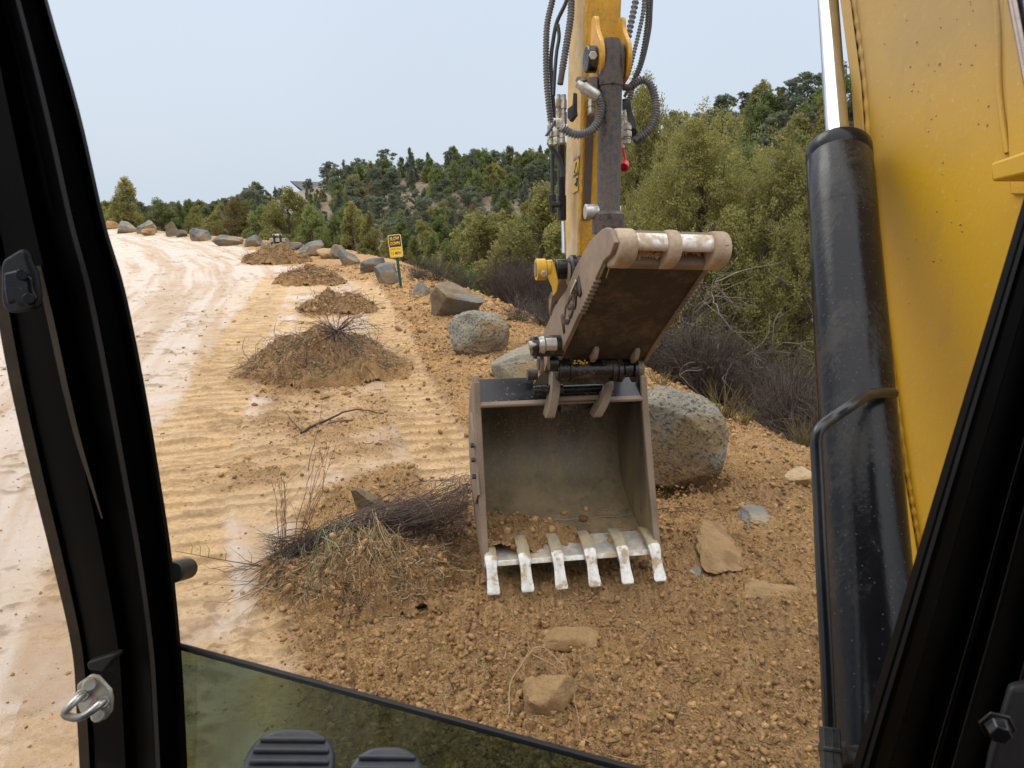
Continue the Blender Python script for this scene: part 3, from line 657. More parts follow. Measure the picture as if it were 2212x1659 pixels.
def make_tree(kind, seed, h, w, nl, nclump, k, size, branches=True, bare=0.12):
    """returns crown mesh and trunk mesh, foot at the origin"""
    rg = np.random.default_rng(seed)
    lobes = []
    for i in range(nl):
        t = (i + rg.random()) / nl
        if kind == 'juniper': t = bare + (0.97 - bare) * t; env = min(1.0, (1 - t) ** 0.62 * 1.25) * (0.8 + 0.25 * min(1, t / 0.25)); lr = 0.30 * w * (1 - t * 0.55); lz = 0.10 * h + 0.04 * h * rg.random()
        elif kind == 'cone': t = bare + (0.97 - bare) * t; env = (1 - t) ** 0.85 * 1.15 + 0.04; lr = 0.30 * w * (1 - t * 0.7) + 0.03; lz = 0.10 * h
        elif kind == 'pine': t = 0.04 + 0.92 * t; env = math.sqrt(max(0.05, 1 - ((t - 0.36) / 0.66) ** 2)); lr = 0.24 * w * rg.uniform(0.7, 1.2); lz = 0.055 * h * rg.uniform(0.8, 1.4)
        else: t = 0.12 + 0.8 * t; env = math.sqrt(max(0.05, 1 - ((t - 0.4) / 0.6) ** 2)); lr = 0.33 * w; lz = 0.16 * h
        a = rg.uniform(0, 6.283); rad = w * env * (0.35 + 0.65 * rg.random() ** 0.6) * 0.85 * rg.uniform(0.75, 1.12)
        lobes.append((rad * math.cos(a), rad * math.sin(a), t * h - lz * 0.3, lr, lz, rg.random()))
    for q_ in range(3 if w > 1.4 else 1): lobes.append((rg.normal(0, .10 * w) * (q_ > 0), rg.normal(0, .10 * w) * (q_ > 0), h * (0.93 - .05 * q_), 0.11 * w, 0.07 * h, 0.6))
    L = np.array(lobes)
    wt = L[:, 3] ** 1.6; wt /= wt.sum(); pick = rg.choice(len(L), nclump, p=wt); q = L[pick]
    d = rg.normal(0, 1, (nclump, 3)); d /= np.linalg.norm(d, axis=1, keepdims=True); d[:, 2] = d[:, 2] * 0.9 + 0.12
    shell = rg.uniform(0.55, 1.05, nclump)[:, None]
    cone = np.clip(1.15 - 0.45 * (d[:, 2:3]), 0.5, 1.4)
    cen = q[:, :3] + d * shell * np.stack([q[:, 3], q[:, 3], q[:, 4] * (1.35 if kind in ('juniper', 'cone') else 1.0)], 1) * np.concatenate([cone, cone, np.ones_like(cone)], 1)
    cen[:, 2] = np.maximum(cen[:, 2], 0.03 * h)
    tint = np.clip(q[:, 5] * 0.55 + rg.random(nclump) * 0.45, 0, 1)
    base = 0.046 * h ** 0.5 * (3000 / max(nclump, 200)) ** 0.30
    base = max(base, size * 0.95 if size > .12 else 0)
    spread = np.array([base, base, base * (1.35 if kind != 'pine' else 0.9)])
    V, F, T = leaf_cloud(rg, cen, spread, k, size, 0.75 if kind != 'pine' else 0.5, tint)
    crown = fast_mesh('crown', V, F, {'tint': T})
    paths = []; rads = []
    lean = rg.normal(0, 0.03, 2); top = np.array([lean[0] * h, lean[1] * h, h * (0.70 if kind != 'pine' else .82)])
    tp = np.array([top * (i / 8) + (np.append(rg.normal(0, 0.012 * h, 2), 0) if 0 < i else np.array([0, 0, -0.15])) for i in range(9)])
    paths.append(tp); rads.append(0.028 * h)
    if branches:
        for l in lobes:
            z0 = max(0.04 * h, l[2] - 0.18 * h * rg.random() - math.hypot(l[0], l[1]) * 0.45); i = min(1.0, z0 / top[2]); p0 = top * i
            mid = (p0 + np.array(l[:3])) / 2 + rg.normal(0, 0.05 * w, 3) - np.array([0, 0, 0.03 * h])
            paths.append(np.array(spline([p0, mid, np.array(l[:3])], 4))); rads.append((0.0085 if l[2] < .55 * h else 0.0035) * h)
            for _ in range(3 if l[2] < .6 * h else 0):
                e = np.array(l[:3]) + rg.normal(0, 1, 3) * np.array([l[3], l[3], l[4]]) * 0.5
                paths.append(np.array([mid, (mid + e) / 2 + rg.normal(0, 0.03 * w, 3), e])); rads.append(0.0035 * h)
    v, f, t = twig_arrays(paths, rads, 5)
    return crown, fast_mesh('trunk', v, f, {'tint': t})
def place_tree(name, meshes, leaf, x, y, sc_, rz, label, cat='tree', group=None, sink=0.05, sx=1.0, bark='bark'):
    t = thing(name, label, cat, (x, y, H1(x, y) - sink), rz, group); t.scale = (sc_ * sx, sc_ * sx, sc_)
    cr_ = bpy.data.objects.new('crown', meshes[0]); C.objects.link(cr_); cr_.parent = t
    tr_ = bpy.data.objects.new('trunk', meshes[1]); C.objects.link(tr_); tr_.parent = t
    if not meshes[0].materials: meshes[0].materials.append(LF[leaf])
    if not meshes[1].materials: meshes[1].materials.append(TW[bark]); meshes[1].shade_smooth()
    cr_.material_slots[0].link = 'OBJECT'; cr_.material_slots[0].material = LF[leaf]
    return t
def tree_uv(name, meshes, h0, leaf, u, vtop, d, label, rz=0, group=None, sx=1.0, base=None, cat='tree'):
    top = P(u, vtop, d); x, y = top[0], top[1]; hz = H1(x, y); hh = top[2] - hz
    return place_tree(name, meshes, leaf, x, y, hh / h0 / 1.0, rz, label, cat, group, sx=sx)

NJ = [make_tree('juniper', 101, 5.0, 2.0, 50, 6400, 26, 0.042, bare=0.16), make_tree('juniper', 102, 5.0, 1.9, 48, 6200, 26, 0.042, bare=0.10), make_tree('juniper', 103, 5.0, 1.5, 42, 5000, 26, 0.046, bare=0.07)]
MJ = [make_tree('juniper', 111 + i, 3.5, 1.25 + 0.1 * i, 24, 1500, 16, 0.085, bare=0.04) for i in range(4)] + [make_tree('cone', 121 + i, 3.5, 0.95, 24, 1300, 16, 0.085, bare=0.03) for i in range(2)]
FP = [make_tree('pine', 131 + i, 5.0, 1.65 + 0.15 * i, 30, 760, 13, 0.16) for i in range(4)] + [make_tree('cone', 141 + i, 5.0, 1.3, 30, 700, 13, 0.15) for i in range(3)] + [make_tree('juniper', 151 + i, 4.0, 1.5, 26, 640, 13, 0.16) for i in range(2)]
DEAD = make_tree('pine', 161, 5.0, 1.3, 20, 200, 10, 0.14)

# the junipers close beyond the bank, on the right
for u, vt, d, mi, lf, rz, sx, lab in (
    (1520, 262, 11.6, 0, 'olive', 0.4, 1.22, 'large olive juniper with dead lower limbs right behind the raised thumb'),
    (1712, 322, 10.6, 1, 'olive', 2.0, 1.10, 'broad olive juniper beside the black hydraulic cylinder'),
    (1392, 186, 14.5, 2, 'olive', 1.1, 0.85, 'tall narrow juniper whose tip shows beside the looped hose right of the arm'),
    (1432, 372, 13.2, 0, 'olive', 3.3, 0.95, 'dense juniper close behind the right side of the arm'),
    (1610, 318, 13.4, 1, 'green', 4.4, 0.95, 'greener juniper between the two biggest junipers on the right'),
    (1850, 330, 12.5, 0, 'olive', 5.2, 1.05, 'juniper almost hidden behind the boom and its cylinder'),
    (1990, 250, 14.0, 2, 'olive', 0.2, 1.1, 'juniper hidden behind the yellow boom plate')):
    tree_uv('juniper', NJ[mi], 5.0, lf, u, vt, d, lab, rz, 'junipers close beyond the bank', sx)
# the junipers behind the row of boulders
MID = [
    (266, 384, 46, 4, 'olive', 1.25, 'pointed juniper at the far left end of the road'),
    (345, 432, 48, 0, 'green', 1.15, 'dark green low juniper just right of the pointed one'),
    (385, 438, 47, 5, 'green', 0.9, 'slim dark juniper with a spiky top above the far boulders'),
    (418, 462, 45, 1, 'olive', 1.0, 'small olive juniper behind the leaning brown slab'),
    (462, 458, 42, 2, 'olive', 1.1, 'low olive juniper above the big grey far boulder'),
    (505, 428, 38, 1, 'rusty', 1.0, 'brownish juniper behind the long low boulder'),
    (560, 446, 36, 0, 'green', 1.1, 'greenish juniper above the small steel bucket'),
    (622, 412, 33, 2, 'olive', 1.15, 'wide rounded yellow green juniper below the house roof'),
    (672, 446, 31, 0, 'green', 1.05, 'bushy green juniper behind the squared grey boulder'),
    (722, 470, 29, 3, 'green', 0.9, 'low green juniper left of the pointed twin junipers'),
    (757, 436, 27, 4, 'olive', 1.05, 'pointed juniper left of the speed sign'),
    (797, 456, 26, 5, 'olive', 1.0, 'slim pointed juniper nearest the speed sign on its left'),
    (836, 515, 30, 1, 'olive', 0.9, 'dull juniper directly behind the speed sign'),
    (895, 510, 27, 4, 'green', 1.0, 'small conical juniper right of the speed sign'),
    (932, 508, 30, 5, 'green', 1.1, 'bright pointed juniper among the conical ones by the creek'),
    (968, 520, 25, 0, 'green', 0.9, 'low spreading juniper at the creek edge'),
    (1052, 470, 25, 3, 'olive', 1.05, 'many stemmed juniper above the bare willow thicket'),
    (1112, 505, 28, 0, 'olive', 1.0, 'hazy olive juniper between the thicket and the arm'),
    (1172, 418, 20, 2, 'olive', 0.95, 'tall olive juniper just left of the yellow arm'),
    (1235, 470, 19, 1, 'olive', 0.9, 'juniper right behind the yellow arm'),
    (1310, 430, 18, 3, 'olive', 1.0, 'juniper behind the rusty thumb cylinder'),
    (540, 462, 40, 3, 'green', 1.0, 'low green juniper filling the gap above the slanting far boulder'),
    (590, 470, 35, 1, 'olive', 1.0, 'low olive juniper directly above the small steel bucket'),
    (700, 500, 27, 2, 'green', .8, 'low green juniper behind the brown grey boulder'),
    (780, 520, 25, 1, 'green', .8, 'squat juniper behind the rounded blue grey boulder'),
    (865, 480, 36, 0, 'green', 1.0, 'grey green juniper showing above the speed sign'),
    (910, 478, 40, 3, 'olive', 1.0, 'farther olive juniper up the creek right of the sign'),
    (950, 470, 42, 2, 'green', 1.0, 'grey green juniper at the foot of the slope below the small dead pine'),
    (998, 505, 33, 1, 'olive', 1.0, 'rounded olive juniper above the young bright pine'),
    (1030, 520, 26, 4, 'green', 1.1, 'pointed green juniper touching the young bright pine'),
    (1085, 455, 34, 5, 'olive', 1.2, 'tall pointed juniper beyond the willow thicket'),
    (1140, 470, 30, 1, 'green', 1.0, 'green juniper between the hazy one and the arm'),
    (885, 540, 24, 2, 'olive', .8, 'squat juniper low behind the sign post'),
    (975, 560, 22, 0, 'olive', .7, 'small low juniper left of the young bright pine'),
    (1015, 455, 45, 0, 'green', 1.0, 'rounded grey green juniper just below the rust red dead pine')]
for i, (u, vt, d, mi, lf, sx, lab) in enumerate(MID):
    tree_uv('juniper', MJ[mi], 3.5, lf, u, vt, d, lab, i * 1.7, 'junipers behind the boulder row', sx * (1.55 if mi < 4 else 1.25))
tree_uv('young_pine', make_tree('round', 171, 1.5, 0.62, 14, 900, 16, 0.05), 1.5, 'bright', 1016, 580, 17.5, 'small bright green young pine beside the willow thicket', 0.3)
# dark pines and junipers on the far slope
def label_far(i, az_):
    return None
fr = np.random.default_rng(5); spots = []
def add_far(x, y, gap):
    for (a_, b_) in spots:
        if (a_ - x) ** 2 + (b_ - y) ** 2 < gap * gap: return False
    spots.append((x, y)); return True
cand = []
tries = 0
while len(cand) < 560 and tries < 90000:
    tries += 1
    a_ = fr.uniform(-30, 33) if fr.random() < .88 else fr.uniform(33, 48); e_, R0 = sky_at(a_); r_ = R0 * fr.uniform(0.30, 1.03)
    x, y = r_ * math.sin(math.radians(a_)), r_ * math.cos(math.radians(a_))
    s1 = float(seg_dist(np.array([x]), np.array([y]), CREST)[0][0])
    if s1 < (10 if a_ < 10 else 15): continue
    bare = vnoise(np.array([x * 0.08]), np.array([y * 0.08]), 77)[0]
    if -10 < a_ < 8 and R0 * .55 < r_ < R0 * 0.93 and bare > 0.66 and fr.random() < 0.6: continue
    if -17.4 < a_ < -15.6 and r_ > R0 * 0.66: continue
    if add_far(x, y, 1.9 if r_ > R0 * 0.85 else 2.5): cand.append((x, y, a_, r_ / R0))
GRP = {'pine': 'dark pines on the far hillside', 'cone': 'pointed pines on the far hillside', 'jun': 'junipers on the far hillside', 'rust': 'rust brown dead trees on the far hillside'}
COLS = [(-22, 'above the far boulders'), (-15.5, 'left of the hilltop house'), (-11, 'right of the hilltop house'), (-7, 'above the speed sign'), (-3, 'left of the dead trees'), (1.5, 'near the dead trees'), (5, 'beside the yellow arm'), (10, 'behind the arm'), (16, 'right of the arm'), (21, 'near the chrome rod'), (99, 'behind the yellow boom')]
for x, y, a_, rel in cand:
    q = fr.random(); hh = fr.uniform(2.5, 3.9) * (1.0 if rel > 0.75 else 0.85 if rel > .6 else .62)
    if abs(a_ + 16.5) < 2.5 and rel > 0.6: hh = 1.6
    if a_ < -20: hh = min(hh, 2.6)
    col = [c_[1] for c_ in COLS if a_ < c_[0]][0]; row = 'on the skyline' if rel > .93 else 'high on the slope' if rel > .78 else 'halfway up the slope' if rel > .6 else 'at the slope foot'
    size = 'tall ' if hh > 3.5 else 'small ' if hh < 2.9 else ''
    if q < (0.38 if rel > .6 else .25): mi, lf, g, nm, lab = int(fr.integers(0, 4)), 'pine', 'pine', 'pine_tree', size + 'rounded dark pine'
    elif q < (0.58 if rel > .6 else .45): mi, lf, g, nm, lab = int(fr.integers(4, 7)), 'pine', 'cone', 'pine_tree', size + 'pointed dark pine'
    else: mi, lf, g, nm, lab = int(fr.integers(7, 9)), ('olive' if fr.random() < .35 else 'green'), 'jun', 'juniper', size + ('olive juniper' if lf == 'olive' else 'green juniper')
    place_tree(nm, FP[mi], lf, x, y, hh / (4.0 if mi > 6 else 5.0), fr.uniform(0, 6.28), lab + ' ' + row + ', ' + col, 'tree', GRP[g], sx=fr.uniform(1.0, 1.5))
for u, v, d, lab in ((798, 392, 84, 'rust brown dying pine high on the far slope left of centre'), (1020, 440, 62, 'rust red dead pine halfway up the far slope'), (985, 468, 57, 'small orange brown dead pine beside the bigger dead one')):
    p = P(u, v, d); hh = max(2.2, p[2] - H1(p[0], p[1])); place_tree('dead_pine', DEAD, 'dead', p[0], p[1], min(hh, 5.0) / 5.0, u, lab, 'tree', GRP['rust'])

# ------------------------------------------------------------------ house behind the crest
hp = P(627, 391, 116)
house = thing('house', 'house with grey standing seam metal roof and dark gable on the hilltop', 'house', (hp[0], hp[1], H1(hp[0], hp[1]) - 0.3))
rx = unit([1, 0.35, 0]); ry = np.array([-rx[1], rx[0], 0]); ez = np.array([0, 0, 1.0])
top = hp; bot = H1(hp[0], hp[1]) - 0.3
mb = MB()
r0 = top; r1 = top + rx * 11 + ez * -0.25
for sgn in (-1, 1):
    e0 = top + rx * 2.6 + ry * sgn * 4.2 - ez * 2.2; e1 = r1 + ry * sgn * 4.2 - ez * 2.2
    mb.prism([r0, r1, e1, e0], ez * -0.14)
    for k in range(24):
        f = k / 24; a0 = r0 + (r1 - r0) * f + ez * .02; b0 = e0 + (e1 - e0) * f + ez * .02; mb.tube([a0, b0], 0.03, 4)
mb.build('roof', M['roof'], house, smooth=30)
g0 = top + rx * 0.8 - ez * 0.35; base_z = bot
mb = MB(); wl_ = [g0, top + rx * 3.0 - ry * 3.7 - ez * 2.3, np.append((top + rx * 3.0 - ry * 3.7)[:2], base_z), np.append((top + rx * 3.0 + ry * 3.7)[:2], base_z), top + rx * 3.0 + ry * 3.7 - ez * 2.3]
mb.add(wl_ + [p + rx * 7.0 for p in wl_], [(0, 1, 2, 3, 4), (9, 8, 7, 6, 5), (1, 6, 7, 2), (3, 8, 9, 4)])
mb.build('wall', M['gable'], house, smooth=30)

# ------------------------------------------------------------------ boulders
def boulder_mesh(seed, cuts, rough, sub=5, flat=1.0):
    rg = np.random.default_rng(seed); v, f = ico(sub); v = v.copy()
    v = np.sign(v) * np.abs(v) ** (0.62 if cuts > 3 else 0.78); v *= (1 + 0.20 * noise3(v * 0.9 + seed, seed, 3)[:, None])
    for _ in range(cuts):
        n = unit(rg.normal(0, 1, 3) * np.array([1, 1, 0.9])); d = rg.uniform(0.45, 0.80) if cuts > 3 else rg.uniform(0.7, 0.95); q = v @ n
        m = q > d; v[m] -= ((q[m] - d) * 0.93)[:, None] * n
    v *= (1 + rough * (0.10 * noise3(v * 2.5 + seed, seed + 1, 4) + 0.055 * np.abs(noise3(v * 6, seed + 2, 4, 0.65)) + 0.02 * noise3(v * 17, seed + 3, 3, 0.6))[:, None])
    lo, hi = v.min(0), v.max(0); v = (v - (lo + hi) / 2) / (hi - lo); return v, f
def boulder(name, u, vb, w, h, kind, label, seed, cuts=5, rough=1.0, dep=0.8, tilt=0.0, group='boulders lining the road edge', sub=4, sink=0.20, cat='boulder', d=None, rz=None):
    p = GH(u, vb) if d is None else P(u, vb, d)
    dd = depth_of(p); W = w / FPX * dd; Hh = abs(h) / FPX * dd * 1.02 / (1 - sink); D_ = W * dep
    if h < 0:                       # a slab lying flat: what shows is its upper face
        down = -ray(u, vb)[2] / np.linalg.norm(ray(u, vb)); D_ = -h / FPX * dd / down; Hh = 0.26 * W; sink = 0.36
    vv, f = boulder_mesh(seed, cuts, rough, sub)
    vv = vv * np.array([W, D_, Hh]); c, s = math.cos(tilt), math.sin(tilt)
    vv = np.stack([vv[:, 0] * c - vv[:, 2] * s, vv[:, 1], vv[:, 0] * s + vv[:, 2] * c], 1)
    q = p + unit([p[0], p[1], 0]) * D_ * 0.40
    o = link(name, fast_mesh(name, vv, f), RK[kind], None, 180 if cuts < 3 else 40)
    o.location = (q[0], q[1], p[2] + Hh * (0.5 - sink)); o.rotation_euler = (0, 0, (-math.atan2(p[0], p[1])) if rz is None else rz)
    return props(o, label, cat, group)
BL = [
 (244, 494, 32, 16, 'tan', 'low tan stone at the far left end of the boulder row', 5, .7, 0),
 (278, 503, 42, 23, 'basalt', 'grey wedge shaped boulder, second from the far left end of the row', 6, .8, -.15),
 (316, 505, 44, 26, 'dark', 'dark slanting boulder behind the small orange tan stone', 6, .8, .2),
 (322, 509, 31, 15, 'tan', 'small orange tan stone in front of the dark slanting boulder', 4, .8, 0),
 (371, 511, 30, 28, 'brown', 'leaning brown slab in the far boulder row', 6, .5, .5),
 (390, 513, 30, 16, 'brown', 'low brown boulder touching the leaning slab', 5, .8, 0),
 (434, 521, 44, 27, 'dark', 'big dark grey boulder alone in the far row', 5, .8, 0),
 (493, 531, 66, 22, 'basalt', 'long low grey and tan boulder in the far row', 6, .5, -.06),
 (546, 534, 42, 22, 'dark', 'dark slanting boulder left of the nearest far brush heap', 6, .7, .35),
 (577, 536, 26, 14, 'basalt', 'small pale grey boulder at the left of the small steel bucket', 4, .8, 0),
 (630, 543, 50, 20, 'brown', 'flat brown slab right of the small steel bucket', 6, .7, 0),
 (673, 555, 58, 34, 'dark', 'squared blue grey boulder behind the second brush heap', 7, .7, 0),
 (702, 560, 32, 22, 'tan', 'small tan block against the squared grey boulder', 6, .8, .1),
 (730, 560, 40, 30, 'brown', 'brown grey boulder behind the rounded one', 5, .8, 0),
 (754, 576, 48, 36, 'dark', 'rounded blue grey boulder before the pointed junipers', 3, .85, 0),
 (806, 590, 56, 30, 'dark', 'slate grey slab leaning left of the sign boulder', 6, .7, .12),
 (836, 617, 60, 47, 'dark', 'jagged dark boulder beside the sign post', 6, .8, -.2),
 (908, 645, 46, 33, 'basalt', 'jagged grey stone at the left of the squared brown boulder', 7, .7, .25)]
for i, (u, vb, w, h, k, lab, cuts, dep, tl) in enumerate(BL):
    boulder('boulder', u, vb, w, h, k, lab, 300 + i, cuts + 7, 1.0, dep, tl, sub=5)
boulder('boulder', 988, 689, 122, 72, 'brown', 'squared brown boulder with a grey flat top', 341, 9, .9, .8, -.05, sub=5)
boulder('boulder', 1034, 771, 137, 92, 'pitted', 'rounded pitted grey boulder between the squared boulder and the bucket', 352, 3, 1.0, .8, -.14, sub=5, sink=.10)
boulder('boulder', 1121, 842, 122, 84, 'lichen', 'lichen spotted boulder behind the top left corner of the bucket', 353, 8, .9, .8, .05, sub=5)
boulder('boulder', 1452, 1068, 222, 212, 'pitted', 'huge rounded pitted grey boulder behind the right side of the bucket', 364, 3, .7, .75, -.08, sub=6, sink=.0)
SM = [
 ('stone', 1560, 1240, 140, -110, 'clod', 'flat half buried tan slab right of the bucket teeth', 6, .9, -.4, .55, 'stones lying in the turned soil'),
 ('stone', 1660, 1142, 135, -56, 'basalt', 'flat grey stone in the soil beyond the tan slab', 6, .7, .05, .4, 'stones lying in the turned soil'),
 ('stone', 1727, 1162, 62, -24, 'clod', 'small flat brown stone next to the flat grey stone', 4, .8, 0, .3, 'stones lying in the turned soil'),
 ('stone', 1724, 1056, 62, 40, 'pale', 'pinkish pale stone on the bank beside the black cylinder', 5, .9, 0, .35, 'stones lying in the turned soil'),
 ('stone', 1430, 1266, 78, -32, 'pale', 'pale tan stone under the right hand bucket tooth', 4, .8, 0, .3, 'stones lying in the turned soil'),
 ('stone', 1396, 1240, 30, 27, 'clod', 'round brown stone behind the fifth bucket tooth', 2, .9, 0, .2, 'stones lying in the turned soil'),
 ('stone', 1500, 1256, 36, 22, 'basalt', 'small grey stone right of the bucket teeth', 5, .9, .5, .3, 'stones lying in the turned soil'),
 ('stone', 1668, 1322, 130, -70, 'clod', 'flat pale clay slab flush with the soil at the lower right', 4, 1.0, 0, .7, 'stones lying in the turned soil'),
 ('stone', 1186, 1562, 122, 74, 'clod', 'rough tan rock alone in the foreground soil', 4, .75, 0, .16, 'stones lying in the turned soil'),
 ('stone', 796, 1112, 58, 66, 'brown', 'upright grey brown slab standing in the near brush heap', 6, .5, .25, .2, 'stones lying in the turned soil'),
 ('stone', 884, 1272, 100, 34, 'clod', 'long tilted brown slab at the front of the near brush heap', 6, .5, -.75, .3, 'stones lying in the turned soil'),
 ('stone', 760, 833, 26, 17, 'clod', 'small round brown stone before the largest brush heap', 2, .9, 0, .15, 'stones lying in the turned soil'),
 ('stone', 673, 674, 24, 17, 'tan', 'small tan stone left of the third brush heap', 3, .9, 0, .2, 'stones lying in the turned soil'),
 ('stone', 776, 1402, 28, 20, 'clod', 'small brown stone above the tinted pane edge', 4, .9, 0, .3, 'stones lying in the turned soil'),
 ('stone', 1010, 1322, 40, 24, 'clod', 'brown clod in the foreground below the left tooth', 4, .9, 0, .3, 'stones lying in the turned soil'),
 ('stone', 1230, 1404, 130, -44, 'clod', 'low grey brown clod half sunk in the middle foreground', 4, .9, 0, .5, 'stones lying in the turned soil'),
 ('stone', 1650, 1195, 40, 18, 'clod', 'small tan stone between the flat slab and the grey stone', 4, .9, 0, .3, 'stones lying in the turned soil'),
 ('stone', 1104, 770, 22, 12, 'tan', 'small tan stone between the pitted and the lichened boulder', 3, .9, 0, .2, 'stones lying in the turned soil')]
for i, (nm, u, vb, w, h, k, lab, cuts, dep, tl, sk, g) in enumerate(SM):
    boulder(nm, u, vb, w, h, k, lab, 500 + i, cuts, 1.2, dep, tl, g, sub=4, sink=sk, cat='stone')

# ------------------------------------------------------------------ brush heaps
def heap(label, uc, vfront, w, hpx, seed, mt='ground', twigs=(('tan', 330, 0.5), ('dark', 300, 0.6)), seedx=0):
    rg = np.random.default_rng(seed); p = GH(uc, vfront); dd = depth_of(p); W = w / FPX * dd; Hh = hpx / FPX * dd
    dirv = unit([p[0], p[1], 0]); D_ = W * 0.8; c = p + dirv * D_ * 0.45; zb = H1(c[0], c[1])
    t = thing('brush_heap', label, 'brush heap', (c[0], c[1], zb), 0, 'heaps of soil and uprooted brush along the road')
    n = 150; gx, gy = np.meshgrid(np.linspace(-1, 1, n), np.linspace(-1, 1, n))
    X_ = c[0] + gx * W * 0.62; Y_ = c[1] + gy * D_ * 0.62
    rr0 = np.hypot(gx, gy) * (1 + 0.30 * fbm(gx * 2.4 + seed, gy * 2.4, seed, 4) + 0.08 * fbm(gx * 9, gy * 9, seed + 8, 3))
    hh = Hh * 0.80 * np.clip(1 - (rr0 / 0.95) ** 1.5, 0, 1) * (1 + 0.75 * fbm(gx * 3.2 + seed, gy * 3.2, seed + 3, 4))
    k = W / 1.9
    hh = hh + (0.07 * fbm(X_ * 5, Y_ * 5, seed + 4, 5, 0.7) + 0.03 * np.abs(vnoise(X_ * 19, Y_ * 19, seed + 6) - .5) + 0.025 * vnoise(X_ * 45, Y_ * 45, seed + 7)) * min(1, k + 0.3)
    Z_ = H(X_, Y_) + detail(X_, Y_)[0] + hh - 0.03 * np.clip((rr0 - 0.70) * 5, 0, 1) + 0.004
    lw_ = np.clip(hh / (0.10 * Hh), 0, 1)
    Z_ = Z_ + lw_ * (0.04 * np.abs(vnoise(X_ * 13, Y_ * 13, seed + 11) - .5) + 0.05 * np.abs(vnoise(X_ * 31, Y_ * 31, seed + 12) - .5)) * max(.5, min(1.6, dd / 6))
    V_ = np.stack([X_, Y_, Z_], -1).reshape(-1, 3); ii = np.arange(n * n).reshape(n, n)
    F_ = np.stack([ii[:-1, :-1], ii[:-1, 1:], ii[1:, 1:], ii[1:, :-1]], -1).reshape(-1, 4)
    F_ = F_[(rr0.ravel()[F_] < 1.0).all(1)]
    o_ = np.ones(n * n); nz = np.clip(0.5 + 0.5 * fbm(X_ * 3, Y_ * 3, seed, 3), 0, 1).ravel()
    link('soil_mound', fast_mesh('soil_mound', V_, F_, {'zone': np.stack([o_, o_ * 0, o_ * 0, o_], 1), 'zone2': np.stack([o_ * 0, 0.0 + 0.40 * nz, o_ * 0, o_], 1)}), M['ground'], t, 180)
    def surf(x, y):
        i = np.clip((x - c[0]) / (W * 0.62) * 0.5 + 0.5, 0, 1) * (n - 1); j = np.clip((y - c[1]) / (D_ * 0.62) * 0.5 + 0.5, 0, 1) * (n - 1)
        return Z_[np.round(j).astype(int), np.round(i).astype(int)]
    for mt_, cnt, L in twigs:
        paths = []; rads = []
        for _ in range(cnt):
            a = rg.uniform(0, 6.28); r_ = rg.random() ** 0.5 * 1.08; x0 = c[0] + math.cos(a) * r_ * W * 0.5; y0 = c[1] + math.sin(a) * r_ * D_ * 0.5
            z0 = surf(x0, y0); d_ = np.array([math.cos(a) * .5 + rg.normal(0, 1.0), math.sin(a) * .5 + rg.normal(0, 1.0), rg.normal(0.0, 0.35)])
            pth, _e = wander((x0, y0, z0 + 0.005), d_, L * W / 1.9 * rg.uniform(0.15, 1.0) ** 1.3 + 0.04, 6, 0.42, rg, 0.08)
            zz = surf(pth[:, 0], pth[:, 1]); pth[:, 2] = np.maximum(pth[:, 2], zz + 0.003) * 0.75 + (zz + 0.004) * 0.25
            paths.append(pth); rads.append(rg.uniform(0.0016, 0.0042) * max(1, dd / 6) ** 0.7)
        props(twig_obj({'tan': 'roots', 'dark': 'twigs', 'green': 'twigs', 'purple': 'twigs', 'grey': 'twigs'}[mt_], paths, rads, TW[mt_], t), kind='stuff')
    # crumbs on the heap
    m_ = 5200 if W < 1.6 else 7000; a = rg.uniform(0, 6.28, m_); r_ = rg.random(m_) ** 0.5 * 1.12; x = c[0] + np.cos(a) * r_ * W * 0.5; y = c[1] + np.sin(a) * r_ * D_ * 0.5; z = surf(x, y)
    sz = (0.0052 * (rg.pareto(2.3, m_) * 0.5 + 0.5)).clip(0, 0.022) * min(1.5, max(1.0, dd / 9))
    v = IV[None] * (1 + rg.uniform(-.3, .3, (m_, len(IV), 1))) * sz[:, None, None] + np.stack([x, y, z + sz * .2], 1)[:, None, :]
    f = (IF[None] + (np.arange(m_) * len(IV))[:, None, None]).reshape(-1, 3)
    oc = link('crumbs', fast_mesh('crumbs', v.reshape(-1, 3), f, {'tint': np.repeat(rg.beta(2, 2.6, m_), len(IV))}), M['clod'], t, 'flat'); props(oc, kind='stuff')
    return t, c, W, D_, Hh, surf
heap('farthest brush heap, piled before the small steel bucket', 598, 571, 124, 36, 601)
heap('second farthest brush heap, flat and wide', 672, 616, 128, 30, 602)
heap('third brush heap, with a dark twiggy crest', 730, 678, 150, 34, 603)
t4, c4, W4, D4, H4, s4 = heap('largest brush heap, topped by an uprooted shrub with its branches fanned out', 700, 828, 335, 86, 604, twigs=(('tan', 900, 0.5), ('dark', 620, 0.5), ('green', 70, 0.35)))
t5, c5, W5, D5, H5, s5 = heap('nearest brush heap, of dark and green stems left of the bucket', 800, 1318, 400, 84, 605, twigs=(('tan', 800, 0.26), ('dark', 420, 0.40)))
